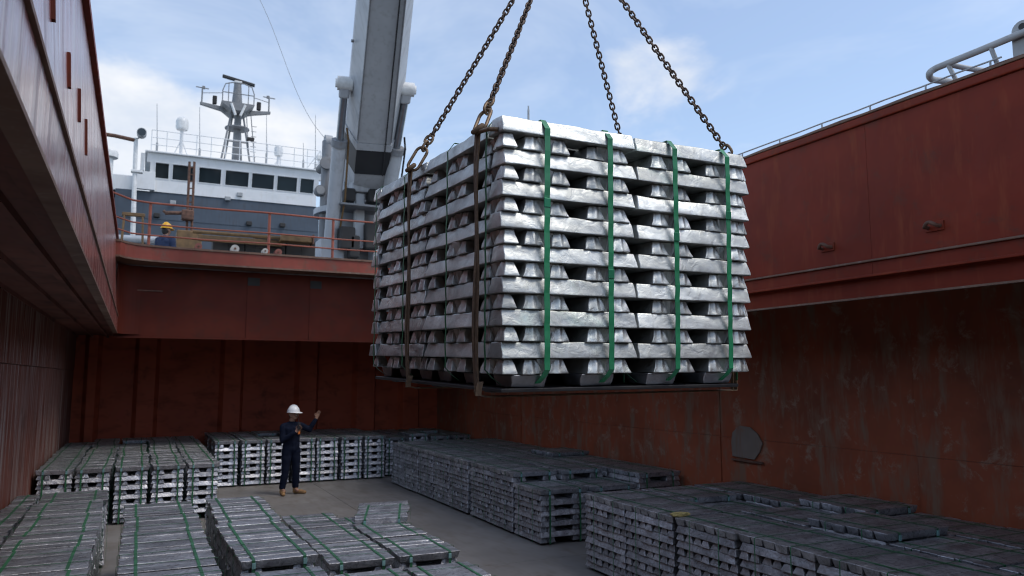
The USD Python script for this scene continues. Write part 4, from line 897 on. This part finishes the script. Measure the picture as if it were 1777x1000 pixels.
p = at(553, 278, y=48.5); t = thing('signal_lamp', 'small white lamp post at the right end of the roof', 'lamp', (0, 0, 0)); obj('pole', cyl(V(p[0], 48.5, zTop+.09), V(p[0], 48.5, p[2]), .06, 8), 'white_paint', t); obj('head', rbox(p[0]-.16, p[0]+.16, 48.35, 48.65, p[2], p[2]+.3, .05), 'lamp_white', t)
# left wing: post with searchlight and derrick arm, ventilator
p, q = at(236, 330, y=46.5), at(236, 240, y=46.5); t = thing('searchlight_post', 'white post with searchlight and brown arm on the bridge wing', 'lamp post', (0, 0, 0))
obj('post', cyl(V(p[0], 46.5, p[2]-4), V(q[0], 46.5, q[2]), .15, 10, .11), 'lamp_white', t, smooth=30); s = at(246, 232, y=46.3)
obj('searchlight', cat([cyl(V(s[0], 46.0, s[2]), V(s[0], 46.5, s[2]), .25, 16), cyl(V(s[0], 46.5, s[2]), V(s[0], 46.7, s[2]), .25, 16, .1)]), 'mast_grey', t, smooth=30); obj('lens', cyl(V(s[0], 45.98, s[2]), V(s[0], 45.997, s[2]), .21, 16), 'window_glass', t); obj('bracket', cyl(V(q[0], 46.5, q[2]-.1), V(s[0], 46.4, s[2]-.1), .04, 6), 'mast_grey', t)
obj('arm', tube([at(150, 228, y=46.5), at(200, 236, y=46.5), at(218, 240, y=46.5), at(236, 244, y=46.5)], .11, 8), 'rust_brown', t); obj('step', rbox(p[0]-.3, p[0]+.3, 46.3, 46.7, at(236, 300, y=46.5)[2], at(236, 296, y=46.5)[2], .02), 'lamp_white', t)
s = at(188, 262, y=45.5); t = thing('ventilator', 'white mushroom ventilator at the left of the bridge wing', 'ventilator', (s[0], 45.5, 0)); obj('trunk', cyl(V(0, 0, s[2]-4), V(0, 0, s[2]-.3), .28, 14), 'lamp_white', t, smooth=30); obj('cap', lathe([(0, s[2]+.05), (.45, s[2]), (.50, s[2]-.12), (.50, s[2]-.36), (.40, s[2]-.40), (0, s[2]-.38)], 20), 'lamp_white', t, smooth=40)
# rusty twin post (ladder) in front of the superstructure
t = thing('ladder_post', 'rusty twin post with winch head standing before the superstructure', 'deck fitting', (0, 0, 0))
y = 30.0
for px in (326.5, 335): a, b = at(px, 380, y=y), at(px+2.5, 281, y=y); obj('rail', cyl(V(a[0], y, ZD+.1), V(b[0], y, b[2]), .045, 8), 'rust_brown', t, smooth=30)
for k in range(8): a, b = at(327+k*.2, 375-12*k, y=y), at(335.5+k*.2, 375-12*k, y=y); obj('rung', cyl(a, b, .022, 6), 'rust_brown', t)
a = at(326, 373, y=29.8); obj('winch_head', cat([rbox(a[0]-.22, a[0]+.2, 29.6, 29.95, a[2]-.22, a[2]+.16, .05), cyl(a+V(-.2, 0, .05), a+V(-.75, 0, .0), .07, 8), cyl(a+V(-.7, 0, -.02), a+V(-.82, 0, .08), .05, 8)]), 'rust_brown', t); obj('foot', rbox(a[0]-.35, a[0]+.5, 29.6, 30.3, ZD+.1, a[2]-.6, .04), 'yellow_brown', t)

# ---------------------------------------------------------------- the deck crane
YC = 23.0
C_ = lambda px, py, y=YC: at(px, py, y=y)
cr = thing('deck_crane', 'large grey hydraulic deck crane with raised boom and black band', 'crane', (0, 0, 0))
B0 = C_(636, 356); TIP = HOOK + V(0, 0, 15.6)
bd = TIP-B0; BL = np.linalg.norm(bd); bd /= BL
bx = np.cross(bd, EZ); bx /= np.linalg.norm(bx); bx = bx if bx[0] > 0 else -bx; bn = np.cross(bx, bd)      # bn points up off the boom's back
if bn[2] < 0: bn = -bn
def boom_seg(s0, s1, w0, w1, d0, d1, grow=0.0):
    sec = [(-.5, .18), (-.30, -.5), (.30, -.5), (.5, .18), (.5, .5), (-.5, .5)]
    v = []
    for s, w, d in ((s0, w0, d0), (s1, w1, d1)):
        for a, b in sec: v.append(B0 + bd*s + bx*a*(w+grow) + bn*b*(d+grow))
    n = len(sec); f = []
    for k in range(n): a, b = k, (k+1) % n; f += [[a, b, b+n], [a, b+n, a+n]]
    for k in range(1, n-1): f += [[0, k+1, k], [n, n+k, n+k+1]]
    m = trimesh.Trimesh(np.array(v), f, process=False)
    if m.volume < 0: m.invert()
    return m
wid = lambda s: 1.66 - .95*s/BL; dep = lambda s: 1.25 - .6*s/BL
sb = lambda py: np.linalg.norm(C_(640, py)-B0)
def s_at(py):   # distance up the boom where it is seen at this row
    lo, hi = -2.0, BL
    for _ in range(50):
        mid = (lo+hi)/2; d = B0+bd*mid-bn*dep(mid)*.5-EYE; r = 500 - FPX*(d@UPV)/(d@FWD)
        lo, hi = (mid, hi) if r > py else (lo, mid)
    return lo
sa, sb_, sc2 = s_at(303), s_at(262), s_at(250)
obj('boom_foot', boom_seg(s_at(352), sa, 1.50, wid(sa)*.99, 1.0, dep(sa)*.99), 'crane_grey', cr)
obj('boom_band', boom_seg(sa, sb_, wid(sa), wid(sb_), dep(sa), dep(sb_), .012), 'black_paint', cr)
obj('boom_collar', boom_seg(sb_+.01, sc2, wid(sb_), wid(sc2), dep(sb_), dep(sc2), .05), 'crane_grey', cr)
obj('boom', boom_seg(sc2+.01, BL, wid(sc2), wid(BL), dep(sc2), dep(BL)), 'crane_grey', cr)
for sgn in (-1, 1):
    obj('weld_flange', cat([cyl(B0+bd*(sc2+.1)+bx*sgn*wid(sc2)*.30-bn*dep(sc2)*.505, TIP+bx*sgn*wid(BL)*.30-bn*dep(BL)*.505, .022, 6)]), 'crane_dark_grey', cr)
obj('hose', tube([B0+bd*s+bx*wid(s)*.20-bn*(dep(s)*.5+.03) for s in np.linspace(sa, BL*.8, 14)], .018, 6), 'cable_black', cr)
for s in np.linspace(sc2+1.2, BL*.7, 9): obj('clip', rbox(-.04, .04, -.03, .03, -.03, .03, .008).apply_transform(pose(None, bx, bd, -bn, B0+bd*s-bx*(wid(s)*.5+.02)+bn*.05)), 'crane_dark_grey', cr)
spin = s_at(176)
for sgn, base in ((-1, C_(573, 425, 22.3)), (1, C_(664, 400, 22.3))):
    pin = B0+bd*spin+bx*sgn*(wid(spin)*.5+(.12 if sgn < 0 else .05))+bn*.1
    ax = pin-base; Lc = np.linalg.norm(ax); ax /= Lc
    kb = .66 if sgn < 0 else .60
    cy_ = obj('cylinder_barrel', cyl(base, base+ax*Lc*kb, .20, 18), 'crane_grey', cr, smooth=30); obj('gland', cyl(base+ax*Lc*(kb-.03), base+ax*Lc*(kb+.012), .225, 18), 'crane_dark_grey', cy_, smooth=30)
    obj('cylinder_rod', cyl(base+ax*Lc*kb, pin, .105, 14), 'rod_steel', cr, smooth=30)
    obj('pin_boss', cat([cyl(pin-bx*.20, pin+bx*.20, .19, 20), cyl(pin-bx*.25, pin+bx*.25, .12, 16)]), 'lamp_white', cr, smooth=30); obj('rod_eye', rbox(-.14, .14, -.15, .15, -.22, .10, .05).apply_transform(pose(None, bx, np.cross(ax, bx), ax, pin-ax*.16)), 'crane_grey', cr)
    obj('cylinder_hose', tube([base+V(.20, -.15, .2), base+ax*Lc*.3+V(.26, -.2, 0), base+ax*Lc*kb+V(.22, -.12, 0), base+ax*Lc*(kb+.08)+V(.14, -.1, 0)], .028, 6), 'cable_black' if sgn > 0 else 'yellow_brown', cr, smooth=True)
    obj('cylinder_foot', rbox(base[0]-.36, base[0]+.36, 22.0, 22.7, ZD+.1, base[2]+.12, .04), 'crane_grey', cr)
zc = C_(620, 352)[2]
pcx = C_(622, 400)[0]
obj('slew_column', cyl(V(pcx, YC+.6, ZD+.1), V(pcx, YC+.6, zc-.2), 1.05, 28), 'crane_dark_grey', cr, smooth=30)
obj('slew_ring', cyl(V(pcx, YC+.6, zc-.36), V(pcx, YC+.6, zc-.19), 1.25, 28), 'crane_grey', cr, smooth=30)
for px in (592, 660):
    x = C_(px, 340)[0]; obj('cheek', prism([(YC-.7, zc-.18), (YC+1.6, zc-.18), (YC+.5, zc+1.0), (YC-.35, zc+1.0)], 'x', x-.05, x+.05), 'crane_grey', cr)
obj('hinge_pin', cyl(V(C_(588, 340)[0], B0[1], B0[2]), V(C_(664, 340)[0], B0[1], B0[2]), .16, 14), 'crane_dark_grey', cr)
a, b = C_(624, 318, 22.0), C_(624, 432, 22.0)
obj('pump_bracket', rbox(a[0]-.28, a[0]+.28, 21.75, 22.25, C_(624, 336, 22)[2], a[2], .05), 'crane_grey', cr); obj('service_column', rbox(a[0]-.14, a[0]+.14, 21.85, 22.1, b[2], C_(624, 337, 22)[2], .04), 'crane_grey', cr)
for px, py, w, h in ((604, 335, .16, .3), (645, 337, .15, .3), (600, 405, .22, .5), (642, 400, .2, .6), (612, 420, .15, .5)):
    p = C_(px, py, 21.9); obj('valve_block', rbox(p[0]-w, p[0]+w, 21.6, 22.0, p[2]-h, p[2]+h*.3, .05), 'dark_gap', cr)
obj('catwalk', rbox(C_(588, 365, 21.5)[0], C_(668, 365, 21.5)[0], 21.3, 22.4, C_(620, 356, 21.5)[2]-.06, C_(620, 356, 21.5)[2], .015), 'crane_dark_grey', cr)
ca = C_(566, 290, 23.6); obj('winch_drum', cat([cyl(V(ca[0]-.1, 23.2, ca[2]), V(ca[0]-.1, 24.0, ca[2]), .14, 20), cyl(V(ca[0]-.1, 23.1, ca[2]), V(ca[0]-.1, 23.2, ca[2]), .19, 20)]), 'crane_dark_grey', cr, smooth=30)
lug = C_(569, 246, 23.4); obj('side_ram', cyl(C_(562, 420, 23.4), lug, .17, 14), 'crane_dark_grey', cr, smooth=30); obj('side_lug', cyl(lug+V(-.1, 0, 0), lug+V(.12, 0, 0), .20, 16), 'mast_grey', cr, smooth=30)
lp_ = C_(556, 330, 23.2); obj('work_lamp', cat([cyl(lp_, lp_+V(0, .25, 0), .16, 14)]), 'crane_dark_grey', cr, smooth=30); obj('lamp_glass', cyl(lp_-V(0, .02, 0), lp_-V(0, .003, 0), .13, 14), 'mast_grey', cr)
hr = thing('hoist_rope', 'steel wire hoist rope from the boom tip to the lifting ring', 'wire rope', (0, 0, 0)); obj('rope', cyl(HOOK+V(0, 0, .5), TIP, .014, 8), 'cable_black', hr); obj('socket', cyl(HOOK+V(0, 0, .45), HOOK+V(0, 0, .8), .04, 8), 'crane_dark_grey', hr)
wr = thing('stay_wire', 'thin slack wire slanting down towards the crane\'s side', 'wire', (0, 0, 0)); P0, P1 = C_(490, 95, 23.4), lug; obj('wire', tube([P0*(1-s)+P1*s + V(0, 0, -.35*math.sin(PI*s)) for s in np.linspace(-.6, 1, 18)], .008, 5), 'mast_grey', wr)
fs = at(917, 190, y=30); t = thing('flag_staff', 'short grey staff end showing just above the hoisted load', 'pole', (0, 0, 0)); obj('staff', cyl(V(fs[0], 30, ZD+.1), V(fs[0], 30, fs[2]-.02), .09, 8, .05), 'mast_grey', t); obj('truck', cyl(V(fs[0], 30, fs[2]-.02), V(fs[0], 30, fs[2]+.16), .035, 8), 'mast_grey', t)
